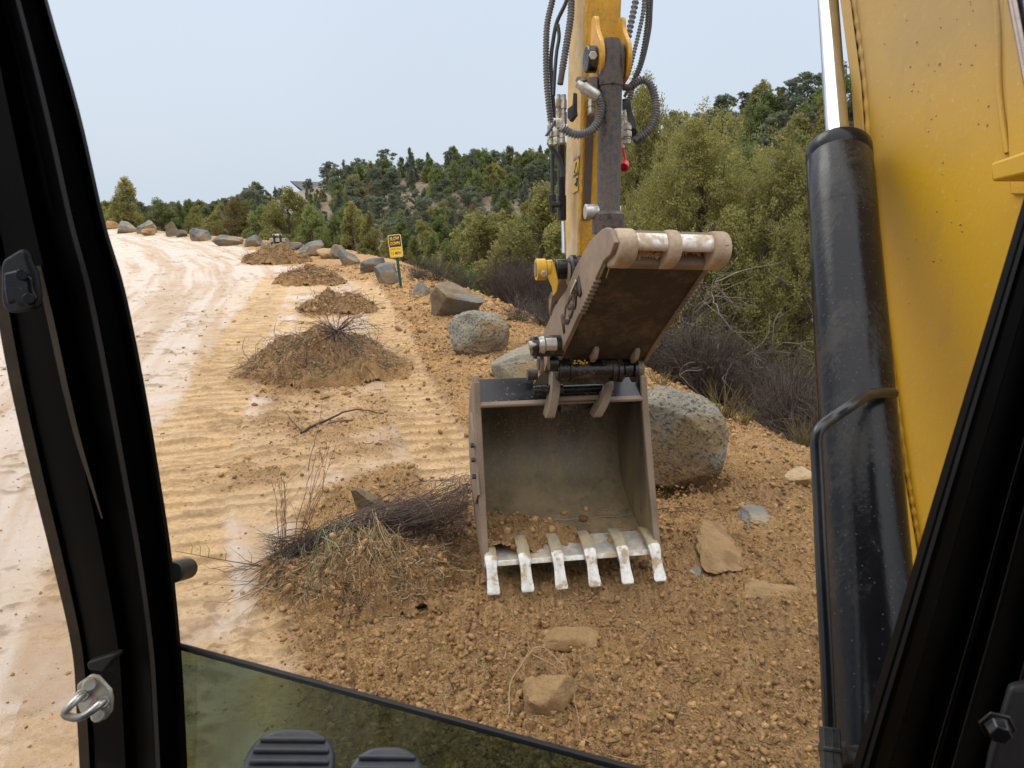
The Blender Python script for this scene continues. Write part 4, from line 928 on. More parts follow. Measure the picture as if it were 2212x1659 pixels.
# uprooted shrub on heap four
rg = np.random.default_rng(77); hub = P(728, 716, depth_of(np.append(c4[:2], H1(*c4[:2]) + H4)) - 0.15); hub[2] = max(hub[2], s4(hub[0], hub[1]) + 0.03)
paths, rads = [], []
for i in range(84):
    a = rg.uniform(0, 6.28); up = rg.uniform(-0.35, 0.45) if i < 62 else rg.uniform(0.3, 1.3)
    L = rg.uniform(0.4, 1.05) if up < .45 else rg.uniform(.3, .6); pth, e_ = wander(hub, (math.cos(a), math.sin(a) * 0.8, up), L, 7, 0.15, rg, 0.10 if up < 0.45 else 0.0)
    zz = s4(pth[:, 0], pth[:, 1]); pth[:, 2] = np.maximum(pth[:, 2], zz + 0.01); paths.append(pth); rads.append(0.0042)
    for _ in range(4):
        j = int(rg.integers(2, 7)); q_p, _e = wander(pth[j], e_ + rg.normal(0, .6, 3), L * rg.uniform(.15, .4), 4, 0.15, rg); zz = s4(q_p[:, 0], q_p[:, 1]); q_p[:, 2] = np.maximum(q_p[:, 2], zz + .01); paths.append(q_p); rads.append(0.0024)
twig_obj('branches', paths, rads, TW['dark'], t4)
paths, rads = [], []
for i in range(46):
    a = rg.uniform(0, 6.28); pth, _e = wander(hub, (math.cos(a), math.sin(a) - .4, rg.uniform(-1.2, 0.1)), rg.uniform(0.1, 0.3), 6, 0.3, rg, 0.15); zz = s4(pth[:, 0], pth[:, 1]); pth[:, 2] = np.maximum(pth[:, 2], zz + .01); paths.append(pth); rads.append(0.005)
twig_obj('roots', paths, rads, TW['grey'], t4)
# stems of the nearest heap
def fan(name, t, sfn, A, B, n, r, mt, seed, curl=0.07, side=2, jit=0.05, dB=0.0, lift=0.0):
    """stems springing from segment A to ends spread over B: lists of (u, v)"""
    rg = np.random.default_rng(seed); paths, rads = [], []
    for i in range(n):
        a = A[0] + (A[1] - A[0]) * rg.random(); pa = GH(*a); pa = pa + rg.normal(0, jit, 3) * [1, 1, 0]; za = float(sfn(pa[0], pa[1])); pa[2] = max(za, H1(pa[0], pa[1])) + 0.02 + lift * rg.random()
        ua, va, da = uv_of(pa); w = rg.random(); b = B[0] + (B[1] - B[0]) * w; b = b + rg.normal(0, 8, 2)
        pb = P(b[0], b[1], da + dB + rg.normal(0, 0.16)); L = np.linalg.norm(pb - pa); k = 8
        bend = rg.normal(0, curl, 3) * L; pth = np.array([pa + (pb - pa) * s_ + bend * math.sin(math.pi * s_) * 1.0 for s_ in np.linspace(0, 1, k)]) + np.vstack([np.zeros(3), rg.normal(0, 0.005, (k - 1, 3))])
        zz = np.maximum(sfn(pth[:, 0], pth[:, 1]) if sfn is s5 else H(pth[:, 0], pth[:, 1]), H(pth[:, 0], pth[:, 1])); pth[:, 2] = np.maximum(pth[:, 2], zz + 0.008)
        paths.append(pth); rads.append(r * rg.uniform(0.7, 1.3))
        for _ in range(side):
            j = int(rg.integers(2, k)); d_ = pth[j] - pth[j - 1]; d_ = unit(d_) + rg.normal(0, 0.5, 3); q_p, _e = wander(pth[j], d_, L * rg.uniform(0.12, 0.35), 4, 0.15, rg)
            q_p[:, 2] = np.maximum(q_p[:, 2], H(q_p[:, 0], q_p[:, 1]) + 0.006); paths.append(q_p); rads.append(r * 0.55)
    return twig_obj(name, paths, rads, TW[mt], t)
n2 = lambda *p: [np.array(q, float) for q in p]
fan('twigs', t5, s5, n2((800, 1215), (900, 1190)), n2((1010, 1030), (1005, 1150)), 180, 0.0025, 'dark', 1, curl=.11, side=3, jit=0.10, dB=0.15, lift=.06)
fan('twigs', t5, s5, n2((680, 1215), (800, 1200)), n2((880, 1080), (960, 1120)), 130, 0.0025, 'purple', 2, curl=.10, side=3, jit=0.09, dB=0.15, lift=.05)
fan('twigs', t5, s5, n2((640, 1220), (720, 1230)), n2((575, 1150), (600, 1290)), 120, 0.0024, 'purple', 3, side=2, jit=0.05, dB=-0.05, lift=.05)
fan('twigs', t5, s5, n2((600, 1230), (700, 1240)), n2((440, 1300), (560, 1330)), 26, 0.0026, 'dark', 4, side=1, jit=0.04, dB=-0.1, lift=.04)
fan('upright_stems', t5, s5, n2((600, 1230), (625, 1235)), n2((592, 1030), (622, 1035)), 8, 0.0028, 'red', 5, curl=.02, side=2, jit=0.02, dB=0.1)
fan('upright_stems', t5, s5, n2((640, 1225), (660, 1225)), n2((640, 1010), (730, 975)), 7, 0.0030, 'red', 6, curl=.04, side=3, jit=0.02, dB=0.15)
fan('green_stems', t5, s5, n2((660, 1225), (760, 1235)), n2((660, 1275), (720, 1320)), 50, 0.0026, 'green', 7, curl=.10, side=0, jit=0.07, dB=-0.25, lift=.10)
fan('roots', t5, s5, n2((790, 1225), (830, 1230)), n2((760, 1290), (900, 1270)), 90, 0.0028, 'tan', 8, curl=.1, side=2, jit=0.05, dB=-0.1, lift=.08)
lone = GH(600, 1245); pend = P(378, 1190, depth_of(lone) + 0.1); pts = spline([lone + [0, 0, .05], (lone + pend) / 2 + [0, 0, .02], pend], 6); pa_ = [np.array(pts)]
for i in (3, 6, 8, 9, 10): pa_.append(np.array([pts[i], pts[i] + [0.01, 0, .05], pts[i] + [-.012, .01, .085]]))
twig_obj('long_twig', pa_, [0.0045] + [0.002] * 5, TW['dark'], t5)

# ------------------------------------------------------------------ fallen branches and litter
def branch(label, uv, r, mt, subs=(), lift=0.02):
    pts = [GH(u, v) + [0, 0, lift + dz_] for u, v, dz_ in uv]; p = np.array(spline(pts, 6)); rj = np.random.default_rng(int(uv[0][0])); p = p + np.cumsum(rj.normal(0, .0035, p.shape), 0) * [1, 1, .5] + rj.normal(0, .003, p.shape); paths = [p]; rads = [r]
    for sb in subs:
        q = np.array(spline([GH(u, v) + [0, 0, lift + dz_] for u, v, dz_ in sb], 5)); paths.append(q); rads.append(r * 0.6)
    o = twig_obj('fallen_branch', paths, rads, TW[mt], None, sides=6); return props(o, label, 'branch', 'loose branches on the ground')
branch('brown forked branch lying in the wet soil left of the bucket', [(650, 945, .02), (700, 925, .04), (760, 903, .05), (830, 902, .01)], 0.013, 'dark', subs=[[(655, 943, .02), (632, 920, .03), (622, 905, .03)], [(690, 930, .03), (735, 918, .02), (760, 912, 0)]])
branch('pale yellowish bent branch arching over the foreground rock', [(1100, 1560, .01), (1108, 1500, .05), (1160, 1450, .10), (1225, 1500, .08), (1250, 1560, .03), (1262, 1630, .01)], 0.0042, 'tan', subs=[[(1150, 1460, .09), (1200, 1478, .07), (1260, 1500, .01)], [(1262, 1610, .01), (1330, 1650, .01), (1440, 1655, 0)]])
branch('thin dark stick under the left bucket teeth', [(1000, 1280, .01), (1060, 1305, .02), (1110, 1315, .01)], 0.005, 'dark')
branch('thin dark twig standing out of the mud in front of the forked branch', [(665, 1020, 0), (690, 965, .10), (705, 925, .22)], 0.004, 'dark')
branch('pair of straight dark sticks lying right of the bucket', [(1410, 1112, .02), (1470, 1110, .03), (1530, 1118, .01)], 0.006, 'dark', subs=[[(1430, 1118, .02), (1480, 1117, .02), (1520, 1124, .01)]])
branch('crooked brown twig at the left rim of the largest heap', [(545, 800, .02), (528, 775, .12), (533, 760, .18)], 0.008, 'dark')
def litter(name, n, mt, label, seed, rmin, rmax, azl, L, cond):
    rg = np.random.default_rng(seed); r = np.exp(rg.uniform(math.log(rmin), math.log(rmax), n)); a = np.radians(rg.uniform(*azl, n)); x = r * np.sin(a); y = r * np.cos(a)
    d, lo, *_ = detail(x, y); s = _[4]; keep = cond(lo, s); paths, rads = [], []
    for i in np.nonzero(keep)[0]:
        th = rg.uniform(0, 6.28); pth, _e = wander((x[i], y[i], 0), (math.cos(th), math.sin(th), 0), L * rg.uniform(.3, 1.2) * max(1, r[i] / 6), 4, 0.22, rg); pth[:, 2] = 0
        paths.append(pth); rads.append(rg.uniform(.0012, .0028) * max(1, r[i] / 4.5))
    P_ = np.vstack(paths); dd = detail(P_[:, 0], P_[:, 1])[0]; zz = H(P_[:, 0], P_[:, 1]) + dd + 0.006; k = 0
    for p in paths: p[:, 2] = zz[k:k + len(p)] + np.linspace(0, 1, len(p)) * rng_t.uniform(-.01, .03); k += len(p)
    o = twig_obj(name, paths, rads, TW[mt]); props(o, label, 'litter', kind='stuff')
litter('straw_litter', 2600, 'tan', 'fine pale roots and straw strewn through the soil', 21, 1.8, 14, (-38, 44), 0.10, lambda lo, s: (lo > .5) & (s < 1))
litter('twig_litter', 1500, 'dark', 'broken dark twigs strewn over mud and soil', 22, 1.8, 16, (-38, 44), 0.14, lambda lo, s: (s < 1.5) & (lo > 0.25))

# ------------------------------------------------------------------ bare shrubs below the bank and grass tufts
def shrub_mesh(seed, h, spread, stems, subs, r):
    rg = np.random.default_rng(seed); paths, rads = [], []
    for i in range(stems):
        a = rg.uniform(0, 6.28); tl = rg.uniform(0.05, spread); L = h * rg.uniform(.6, 1.1)
        p, e_ = wander((rg.normal(0, .10 * h), rg.normal(0, .10 * h), -0.05), (math.cos(a) * tl, math.sin(a) * tl, 1), L, 6, 0.10, rg); paths.append(p); rads.append(r)
        for _ in range(subs):
            j = int(rg.integers(2, 7)); q, _e = wander(p[j], e_ + rg.normal(0, .55, 3), L * rg.uniform(.2, .45), 4, .14, rg); paths.append(q); rads.append(r * .6)
    v, f, t = twig_arrays(paths, rads, 3); return fast_mesh('bare_shrub', v, f, {'tint': t})
SH = [shrub_mesh(700 + i, 1.3, 0.75, 120, 6, 0.0065) for i in range(3)]; SD = [shrub_mesh(710 + i, 1.2, 1.7, 90, 7, 0.008) for i in range(2)]
for m_ in SH: m_.materials.append(TW['purple'])
for m_ in SD: m_.materials.append(TW['bark'])
sr = np.random.default_rng(9); n_s = 0
def shrub(m, x, y, sc_, label, group):
    o = bpy.data.objects.new('bare_shrub', m); C.objects.link(o); o.location = (x, y, H1(x, y)); o.rotation_euler = (0, 0, sr.uniform(0, 6.28)); o.scale = (sc_,) * 3
    return props(o, label, 'shrub', group)
for k in range(60):      # willow thicket left of the raised thumb
    u = sr.uniform(1045, 1330); d = sr.uniform(14.0, 20); p = P(u, 640, d)
    if seg_dist(np.array([p[0]]), np.array([p[1]]), CREST)[0][0] < 1.6: continue
    shrub(SH[k % 3], p[0], p[1], sr.uniform(.75, 1.1), 'bare purple willow in the thicket ' + ('behind the brown boulder' if u < 1120 else 'left of the yellow link' if u < 1190 else 'behind the thumb') + (', near row' if d < 15.5 else ', middle row' if d < 17.7 else ', back row'), 'bare willow shrubs in the thicket'); n_s += 1
    if n_s > 42: break
n_s = 0
for k in range(140):     # tangle below the junipers on the right
    u = sr.uniform(1380, 1900); d = sr.uniform(6.8, 11.5); p = P(u, 850, d); s1 = seg_dist(np.array([p[0]]), np.array([p[1]]), CREST)[0][0]
    if s1 < 1.3 or s1 > 5.2: continue
    dark_ = sr.random() < .65
    shrub(SH[k % 3] if dark_ else SD[k % 2], p[0], p[1], sr.uniform(.55, .9), ('dark purple shrub' if dark_ else 'grey brown dead shrub') + (' behind the huge boulder' if u < 1500 else ' below the big juniper' if u < 1620 else ' left of the black cylinder' if u < 1750 else ' behind the black cylinder') + (', close to the bank' if d < 8.3 else ', farther down the bank' if d < 9.8 else ', deep under the junipers'), 'bare shrubs under the right junipers'); n_s += 1
    if n_s > 46: break
for k, (u, v, sc_) in enumerate(((905, 585, .45), (945, 600, .5), (1180, 705, .5), (1120, 720, .35), (1000, 640, .5))):
    p = P(u, v, 17 if k != 2 and k != 3 else 11.6); shrub(SD[k % 2], p[0], p[1], sc_, ['tan bushy shrub just right of the sign post', 'grey bare shrub beyond the bank right of the sign', 'low dead shrub on the bank edge by the thumb pivot', 'tiny bare shrub on the bank above the pitted boulder', 'grey shrub behind the squared brown boulder'][k], 'bare shrubs at the bank edge')
# dead limbs of the big juniper
rg = np.random.default_rng(31); paths, rads = [], []
big = P(1500, 860, 11.3); big[2] = H1(big[0], big[1])
for i in range(22):
    z0 = rg.uniform(.2, 1.5); a = rg.uniform(math.pi * 0.9, math.pi * 2.15); p, e_ = wander(big + [0, 0, z0], (math.cos(a), math.sin(a), rg.uniform(-.15, .5)), rg.uniform(1.1, 2.1), 9, .24, rg, .04); paths.append(p); rads.append(.016)
    for _ in range(6):
        j = int(rg.integers(3, 10)); q, e2 = wander(p[j], e_ + rg.normal(0, .7, 3), rg.uniform(.4, 1.1), 6, .25, rg, .02); paths.append(q); rads.append(.009)
        for _ in range(3):
            j2 = int(rg.integers(2, 7)); q2_, _e = wander(q[j2], e2 + rg.normal(0, .8, 3), rg.uniform(.15, .5), 4, .25, rg); paths.append(q2_); rads.append(.005)
snag = thing('dead_juniper', 'grey dead juniper limbs sprawling below the big live juniper', 'tree', big)
trunk_p = np.array([big + [0, 0, -.2], big + [.05, 0, .8], big + [-.02, .05, 1.7], big + [.1, 0, 2.7]])
twig_obj('trunk', [np.array(spline(list(trunk_p), 5))], [0.13], TW['bark'], snag, sides=9); twig_obj('limbs', paths, rads, TW['grey'], snag, sides=4)
def tuft(u, v, d, hgt, n, label, seed, mt='straw', spread=.5):
    rg = np.random.default_rng(seed); p = P(u, v, d); p[2] = H1(p[0], p[1]); paths = []
    for _ in range(n):
        a = rg.uniform(0, 6.28); q, _e = wander(p + np.array([rg.normal(0, .05), rg.normal(0, .05), -.02]), (math.cos(a) * spread, math.sin(a) * spread, 1), hgt * rg.uniform(.5, 1.1), 5, .06, rg, .06); paths.append(q)
    me_v, me_f, tt = twig_arrays(paths, [.0035] * n, 3); o = link('grass_tuft', fast_mesh('grass_tuft', me_v, me_f, {'tint': tt}), LF[mt], None, 180); return props(o, label, 'grass', 'grass tufts on the bank')
tuft(1565, 905, 6.9, .46, 80, 'tall yellow green grass tuft behind the huge boulder', 1)
tuft(1600, 925, 7.0, .30, 60, 'lower dry grass tuft right of the tall one', 2)
tuft(1738, 985, 6.3, .34, 120, 'dry grass tuft at the bank edge beside the black cylinder', 3)
tuft(1425, 850, 8.2, .28, 60, 'grass tuft just past the top right corner of the bucket', 4)
tuft(1580, 1262, 4.3, .06, 40, 'tiny green sprig in the soil by the flat slab', 5, 'green', 1.2)

# ------------------------------------------------------------------ speed sign
sb = GH(866, 621); sgn = thing('speed_sign', 'yellow and black speed sign on a green post', 'sign', sb)
d0 = depth_of(sb); T0 = P(852, 510, d0 - 0.1); ax = unit(T0 - sb); sx = unit(np.cross(ax, [0, 1, 0.0])) ; sx = unit(sx * (1 if sx[0] > 0 else -1) + np.array([0, -.25, 0])); fr_n = unit(np.cross(sx, ax)); fr_n = fr_n if fr_n[1] < 0 else -fr_n
mb = MB(); L_ = np.linalg.norm(T0 - sb)
for off, wd, th in ((0, .034, .006), (-.024, .02, .004), (.024, .02, .004)):
    mb.box(sb + ax * (L_ - .16) / 2 - ax * .05 + sx * off - fr_n * (.018 if off == 0 else .004), sx, fr_n, ax, wd, th, L_ - .06)
for k in range(44): mb.cyl(sb + ax * (.06 + k * .033) - fr_n * .0155, sb + ax * (.06 + k * .033) - fr_n * .0135, .0045, 6)
mb.build('post', M['post'], sgn)
def rrect(w, h, r, n=6):
    out = []
    for cx, cy, a0 in ((w / 2 - r, h / 2 - r, 0), (-w / 2 + r, h / 2 - r, 90), (-w / 2 + r, -h / 2 + r, 180), (w / 2 - r, -h / 2 + r, 270)):
        for k in range(n + 1): a = math.radians(a0 + 90 * k / n); out.append((cx + r * math.cos(a), cy + r * math.sin(a)))
    return out
SW, SH_ = .315, .50; pc = T0 - ax * (SH_ / 2 - .03) + fr_n * .012
def on(x, y, o): return pc + sx * x + ax * y + fr_n * o
panel = MB().prism([on(x, y, -.002) for x, y in rrect(SW, SH_, .035)], fr_n * .004).build('sign_panel', M['sign_rim'], sgn)
MB().prism([on(x, y, .0022) for x, y in rrect(SW - .022, SH_ - .022, .028)], fr_n * .0008).build('yellow_face', M['sign_yellow'], panel)
tp_ = [(x, y) for x, y in rrect(SW - .03, SH_ - .03, .026)]; tp_ = [(x, max(y, -0.02)) for x, y in tp_]
pp = []
for q in tp_:
    if not pp or abs(q[0] - pp[-1][0]) + abs(q[1] - pp[-1][1]) > 1e-4: pp.append(q)
pp = [q for q in pp if q[1] > -.02] ; pp = sorted(pp, key=lambda q: math.atan2(q[1] + .0199, q[0])); pp = [((SW - .03) / 2, -.02)] + pp + [(-(SW - .03) / 2, -.02)]
MB().prism([on(x, y, .0032) for x, y in pp], fr_n * .0006).build('black_field', M['sign_black'], panel)
mb = MB(); ln = [on(x, y, .0034) for x, y in rrect(SW - .035, .215, .022)]; ln = [p - ax * .1275 for p in ln]; mb.tube(ln + [ln[0]], .0016, 5, False); mb.build('black_outline', M['sign_black'], panel)
def text3d(s, cx, cy, h, w, m, parent, o=.0042, name='lettering', X=None, Yv=None, Nn=None, org=None, ex=.0006, bold=0.0):
    cu = bpy.data.curves.new(name, 'FONT'); cu.body = s; cu.size = 1.0; cu.align_x = 'CENTER'; cu.align_y = 'CENTER'; cu.extrude = 0.0; cu.resolution_u = 3; cu.offset = bold
    ob = bpy.data.objects.new('tmp', cu); C.objects.link(ob); dg = bpy.context.evaluated_depsgraph_get(); me = bpy.data.meshes.new_from_object(ob.evaluated_get(dg)); bpy.data.objects.remove(ob)
    v = np.array([q.co[:] for q in me.vertices]); lo, hi = v.min(0), v.max(0); v -= (lo + hi) / 2; v[:, 0] *= w / (hi[0] - lo[0]); v[:, 1] *= h / (hi[1] - lo[1])
    X = sx if X is None else X; Yv = ax if Yv is None else Yv; Nn = fr_n if Nn is None else Nn; org = pc if org is None else org
    for q, p in zip(me.vertices, v): q.co = Vector(org + X * (cx + p[0]) + Yv * (cy + p[1]) + Nn * o)
    bm = bmesh.new(); bm.from_mesh(me); r = bmesh.ops.extrude_face_region(bm, geom=bm.faces[:]); bmesh.ops.translate(bm, vec=Vector(Nn * ex), verts=[g for g in r['geom'] if isinstance(g, bmesh.types.BMVert)]); bmesh.ops.recalc_face_normals(bm, faces=bm.faces); bm.to_mesh(me); bm.free()
    me.name = name; return link(name, me, m, parent, None)
text3d('SLOW', 0, .165, .078, .225, M['sign_yellow'], panel, bold=.02); text3d('DOWN', 0, .058, .078, .225, M['sign_yellow'], panel, bold=.02)
text3d('SPEED LIMIT', 0, -.070, .034, .235, M['sign_black'], panel); text3d('15 MPH', 0, -.160, .072, .225, M['sign_black'], panel, bold=.008)

# ------------------------------------------------------------------ small steel bucket standing by the far boulders
bp = GH(601, 541); bk = thing('steel_bucket', 'small grey steel digging bucket with a white pin standing behind the farthest heap', 'bucket', bp)
db = depth_of(bp); m1 = db / FPX
ux = np.array([1, 0, 0.0]); uy = np.array([0, 1, 0.0]); uz = np.array([0, 0, 1.0]); w_ = 34 * m1; tz = 26 * m1
for sgn_ in (-1, 1):
    MB().prism([bp + ux * sgn_ * w_ / 2 + uy * a_ + uz * b_ for a_, b_ in ((0, 0), (0, tz), (.25, tz), (.65, tz * .6), (.6, tz * .2), (.3, -.02))], ux * -.04 * sgn_).build('side_plate', M['zinc'], bk, bevel=.006)
MB().prism([bp + ux * -w_ / 2 + uy * a_ + uz * b_ for a_, b_ in ((0.02, tz), (.02, tz - .14), (.06, tz - .14), (.06, tz))], ux * w_).build('top_lip', M['zinc'], bk, bevel=.006)
mb = MB(); prof = [(.25, tz - .03), (.45, tz * .8), (.6, tz * .5), (.55, tz * .2), (.3, .0), (0, 0)]
for (a0, b0), (a1, b1) in zip(prof[:-1], prof[1:]): mb.box((bp + uy * (a0 + a1) / 2 + uz * (b0 + b1) / 2), ux, unit(uy * (a1 - a0) + uz * (b1 - b0)), unit(np.cross(ux, uy * (a1 - a0) + uz * (b1 - b0))), w_ - .09, math.hypot(a1 - a0, b1 - b0) + .01, .03)
mb.build('shell', M['black_semi'], bk)
for sgn_ in (-1, 1): MB().prism([bp + ux * (sgn_ * w_ * .20 - .03) + uy * a_ + uz * (tz + b_) for a_, b_ in ((-.03, -.22), (-.03, .12), (.05, .19), (.16, .12), (.2, -.1))], ux * .06).build('bracket', M['sign_black'], bk, bevel=.006)
MB().cyl(bp + ux * -w_ * .29 + uy * .04 + uz * (tz + .11), bp + ux * w_ * .29 + uy * .04 + uz * (tz + .11), .042, 16).build('pin', M['sign_white'] if 'sign_white' in M else M['wornsteel'], bk)

# things alike in look, row and column are told apart by their order from the left
_same = {}
for o in C.objects:
    if o.parent is None and o.get('group') and o.get('label'): _same.setdefault((o['group'], o['label']), []).append(o)
ORD = 'first second third fourth fifth sixth seventh eighth ninth tenth eleventh twelfth thirteenth fourteenth fifteenth sixteenth seventeenth eighteenth nineteenth twentieth'.split()
for (g, lab), L in _same.items():
    if len(L) > 1:
        L.sort(key=lambda o: math.atan2(o.location.x, o.location.y))
        for k, o in enumerate(L): o['label'] = lab + ', ' + ORD[min(k, 19)] + ' from left'

# ================================================================== EXCAVATOR
EX = thing('excavator', 'yellow excavator with black cab, boom, arm, open thumb and six toothed bucket', 'excavator', (0.25, -0.2, H1(0.25, -0.2)))
TH = 0.149
R = np.array([math.cos(TH), math.sin(TH), 0.0]); FW = np.array([-math.sin(TH), math.cos(TH), 0.0]); UP = np.array([0, 0, 1.0])
def Z4(x, y, d): return P(1078.35 + x * 0.33338, y * 0.33338, d)
def Z5(x, y, d): return P(1078.35 + x * 0.2668, 470 + y * 0.2668, d)
def sub(name, parent_obj, mb, m, **k): return mb.build(name, m, parent_obj, **k)

# ---- bucket
BO = P(1045, 1213, 3.8); BW = 0.972
def B(a, f, z): return BO + R * a + FW * f + UP * z
def arcpts(pts, n=6): return [tuple(p) for p in spline([np.array([a, b, 0.0]) for a, b in pts], n)]
prof = [(0.0, 0.0), (0.26, 0.012), (0.36, 0.035)] + [(p[0], p[1]) for p in arcpts([(0.36, 0.035), (0.52, 0.09), (0.665, 0.20), (0.745, 0.37), (0.745, 0.55), (0.67, 0.70), (0.56, 0.80), (0.44, 0.87)], 5)][1:]
bucket = bpy.data.objects.new('bucket', None); C.objects.link(bucket); bucket.parent = EX; bucket.location = Vector(BO) - EX.location
def offset_poly(pr, t):
    out = []
    for i, p in enumerate(pr):
        a = np.array(pr[max(i - 1, 0)]); b = np.array(pr[min(i + 1, len(pr) - 1)]); d = unit(b - a); nrm = np.array([d[1], -d[0]]); out.append(tuple(np.array(p) + nrm * t))
    return out
po = offset_poly(prof, 0.016)
n_ = len(prof); NA = 24; V = []; 
for k in range(NA + 1):
    a = 0.024 + (BW - 0.048) * k / NA
    for f, z in prof: V.append(B(a, f, z))
    for f, z in po: V.append(B(a, f, z))
F = []; S = 2 * n_
for k in range(NA):
    for i in range(n_ - 1):
        F.append((k * S + i, k * S + i + 1, (k + 1) * S + i + 1, (k + 1) * S + i)); F.append((k * S + n_ + i, (k + 1) * S + n_ + i, (k + 1) * S + n_ + i + 1, k * S + n_ + i + 1))
    F.append((k * S, (k + 1) * S, (k + 1) * S + n_, k * S + n_)); F.append((k * S + n_ - 1, k * S + 2 * n_ - 1, (k + 1) * S + 2 * n_ - 1, (k + 1) * S + n_ - 1))
mb = MB().add(V, F); mb.build('shell', M['bucket_in'], bucket, smooth=50)
# weld line between floor and shell
MB().tube([B(a, 0.355 + 0.004 * math.sin(a * 70), 0.037 + .002 * math.sin(a * 43)) for a in np.linspace(.03, BW - .03, 90)], 0.007, 6).build('weld_bead', M['mudsteel'], bucket)
sidep = [(-0.02, -0.015), (0.17, 0.40), (0.31, 0.74), (0.355, 0.895), (0.385, 0.925), (0.43, 0.925), (0.475, 0.885)] + [(p[0] , p[1]) for p in offset_poly(prof, 0.02)[::-1][:-1]] + [(0.0, -0.02)]
for nm, a0, th in (('left', -0.004, 0.026), ('right', BW - 0.022, 0.026)):
    MB().prism([B(a0, f, z) for f, z in sidep], R * th).build('side_plate', M['mudsteel'] if nm == 'left' else M['bucket_in'], bucket, smooth=30, bevel=0.004)
    cut = [(-0.035, -0.03), (0.14, 0.36), (0.30, 0.735), (0.350, 0.90), (0.372, 0.895), (0.335, 0.74), (0.20, 0.40), (0.02, -0.02)]
    MB().prism([B(a0 - 0.006, f, z) for f, z in cut], R * (th + 0.012)).build('side_cutter', M['mudsteel'], bucket, smooth=30, bevel=0.005)
# wear bar bolted on the outside of the left plate
MB().prism([B(-0.004, f, z) for f, z in ((.10, .34), (.30, .62), (.45, .70), (.58, .58), (.60, .42), (.45, .28), (.25, .22))], R * -.016).build('wear_plate', M['mudsteel'], bucket, bevel=.003)
mb = MB()
for f, z in ((.17, .42), (.215, .50), (.25, .57)): mb.cyl(B(-.02, f, z), B(-.040, f, z), .014, 6)
mb.build('bolts', M['grease'], bucket)
# cutting edge
MB().prism([B(0.0, f, z) for f, z in ((-.035, -.016), (-.02, .008), (.19, .020), (.19, .004), (0, -.022))], R * BW).build('cutting_edge', M['wornsteel'], bucket, smooth=30, bevel=.003)
# top plate
MB().prism([B(0.022, f, z) for f, z in ((.318, .772), (.325, .785), (.435, .895), (.46, .875), (.345, .765))], R * (BW - .044)).build('top_plate', M['spatter'], bucket, smooth=30, bevel=.003)
MB().prism([B(0.022, f, z) for f, z in ((.306, .762), (.304, .778), (.332, .792), (.334, .770))], R * (BW - .044)).build('lip_bar', M['mudsteel'], bucket, smooth=30, bevel=.004)
# teeth
tips = [(1060, 1271), (1139, 1269), (1220, 1263), (1296, 1256), (1373, 1250), (1444, 1243)]
for i in range(6):
    a = 0.035 + (BW - 0.07) * i / 5
    tt = bpy.data.objects.new('tooth', None); C.objects.link(tt); tt.parent = bucket; tt.location = (0, 0, 0)
    lean = 0.0
    for nm, st, m_ in (('adapter', [(.17, .050, .034, .010), (.10, .058, .036, .020), (.03, .047, .037, .032), (-.025, .020, .037, .036)], 'adapter'), ('tip', [(-.020, .026, .038, .038), (-.045, .010, .036, .034), (-.070, -.018, .030, .026), (-.105, -.062, .033, .016), (-.145, -.100, .038, .009), (-.155, -.110, .030, .005)], 'tooth')):
        V = []
        for f, z, hw, ht in st:
            # rounded box section: crowned top
            for s_, zz in ((-1, -1), (-1, .45), (-.55, 1), (.55, 1), (1, .45), (1, -1)):
                V.append(B(a + s_ * hw * .92 + lean * -f, f, z + zz * ht * .55))
        F = []; n6 = 6
        for k in range(len(st) - 1):
            for j in range(n6): F.append((k * n6 + j, k * n6 + (j + 1) % n6, (k + 1) * n6 + (j + 1) % n6, (k + 1) * n6 + j))
        F.append(tuple(range(n6))[::-1]); F.append(tuple(range((len(st) - 1) * n6, len(st) * n6)))
        mb = MB().add(V, F)
        o = mb.build(nm, M[m_], None, smooth=40, bevel=.003); o.parent = bucket; o.location = -Vector(BO); o.name = 'tooth' if nm == 'tip' else 'tooth_adapter'
    bpy.data.objects.remove(tt)
# soil left in the bucket
rgb = np.random.default_rng(3); n = 90; gx, gy = np.meshgrid(np.linspace(0, 1, n * 2), np.linspace(0, 1, n))
ax_ = 0.03 + gx * (BW - .06); fy = 0.03 + gy * .40
fl = np.interp(fy, [p[0] for p in prof[:8]], [p[1] for p in prof[:8]])
amt = np.clip(1.05 - gx * 1.75 + 0.5 * fbm(gx * 5, gy * 4, 5, 3) - 1.1 * np.abs(gy - .35) ** 1.3, 0, 1) * .085
amt = amt + .045 * np.exp(-(((gx - .42) / .10) ** 2 + ((gy - .42) / .28) ** 2)) + .012 * sstep(.55, .9, 1 - np.abs(gy - .5)) * vnoise(gx * 9, gy * 3, 8) * (gx > .4) * .4
zz = fl - .006 + amt + (0.03 * (fbm(gx * 16, gy * 8, 11, 4, .7))) * np.clip(amt / .03, 0, 1)
V = np.stack([B(a, f, z) for a, f, z in zip(ax_.ravel(), fy.ravel(), zz.ravel())]); ii = np.arange(n * n * 2).reshape(n, n * 2)
F = np.stack([ii[:-1, :-1], ii[:-1, 1:], ii[1:, 1:], ii[1:, :-1]], -1).reshape(-1, 4); F = F[(amt.ravel()[F] > 0.004).any(1)]
o1 = np.ones(len(V)); soil = link('soil_in_bucket', fast_mesh('soil_in_bucket', V, F, {'zone': np.stack([o1, o1 * 0, o1 * 0, o1], 1), 'zone2': np.stack([o1 * 0, o1 * .3, o1 * 0, o1], 1)}), M['ground'], None, 180); soil.parent = bucket; soil.location = -Vector(BO)
m_ = 1300; pa = rgb.random(m_); pg = rgb.random(m_); jx = np.clip((pa * (n * 2 - 1)).astype(int), 0, n * 2 - 1); jy = np.clip((pg * (n - 1)).astype(int), 0, n - 1)
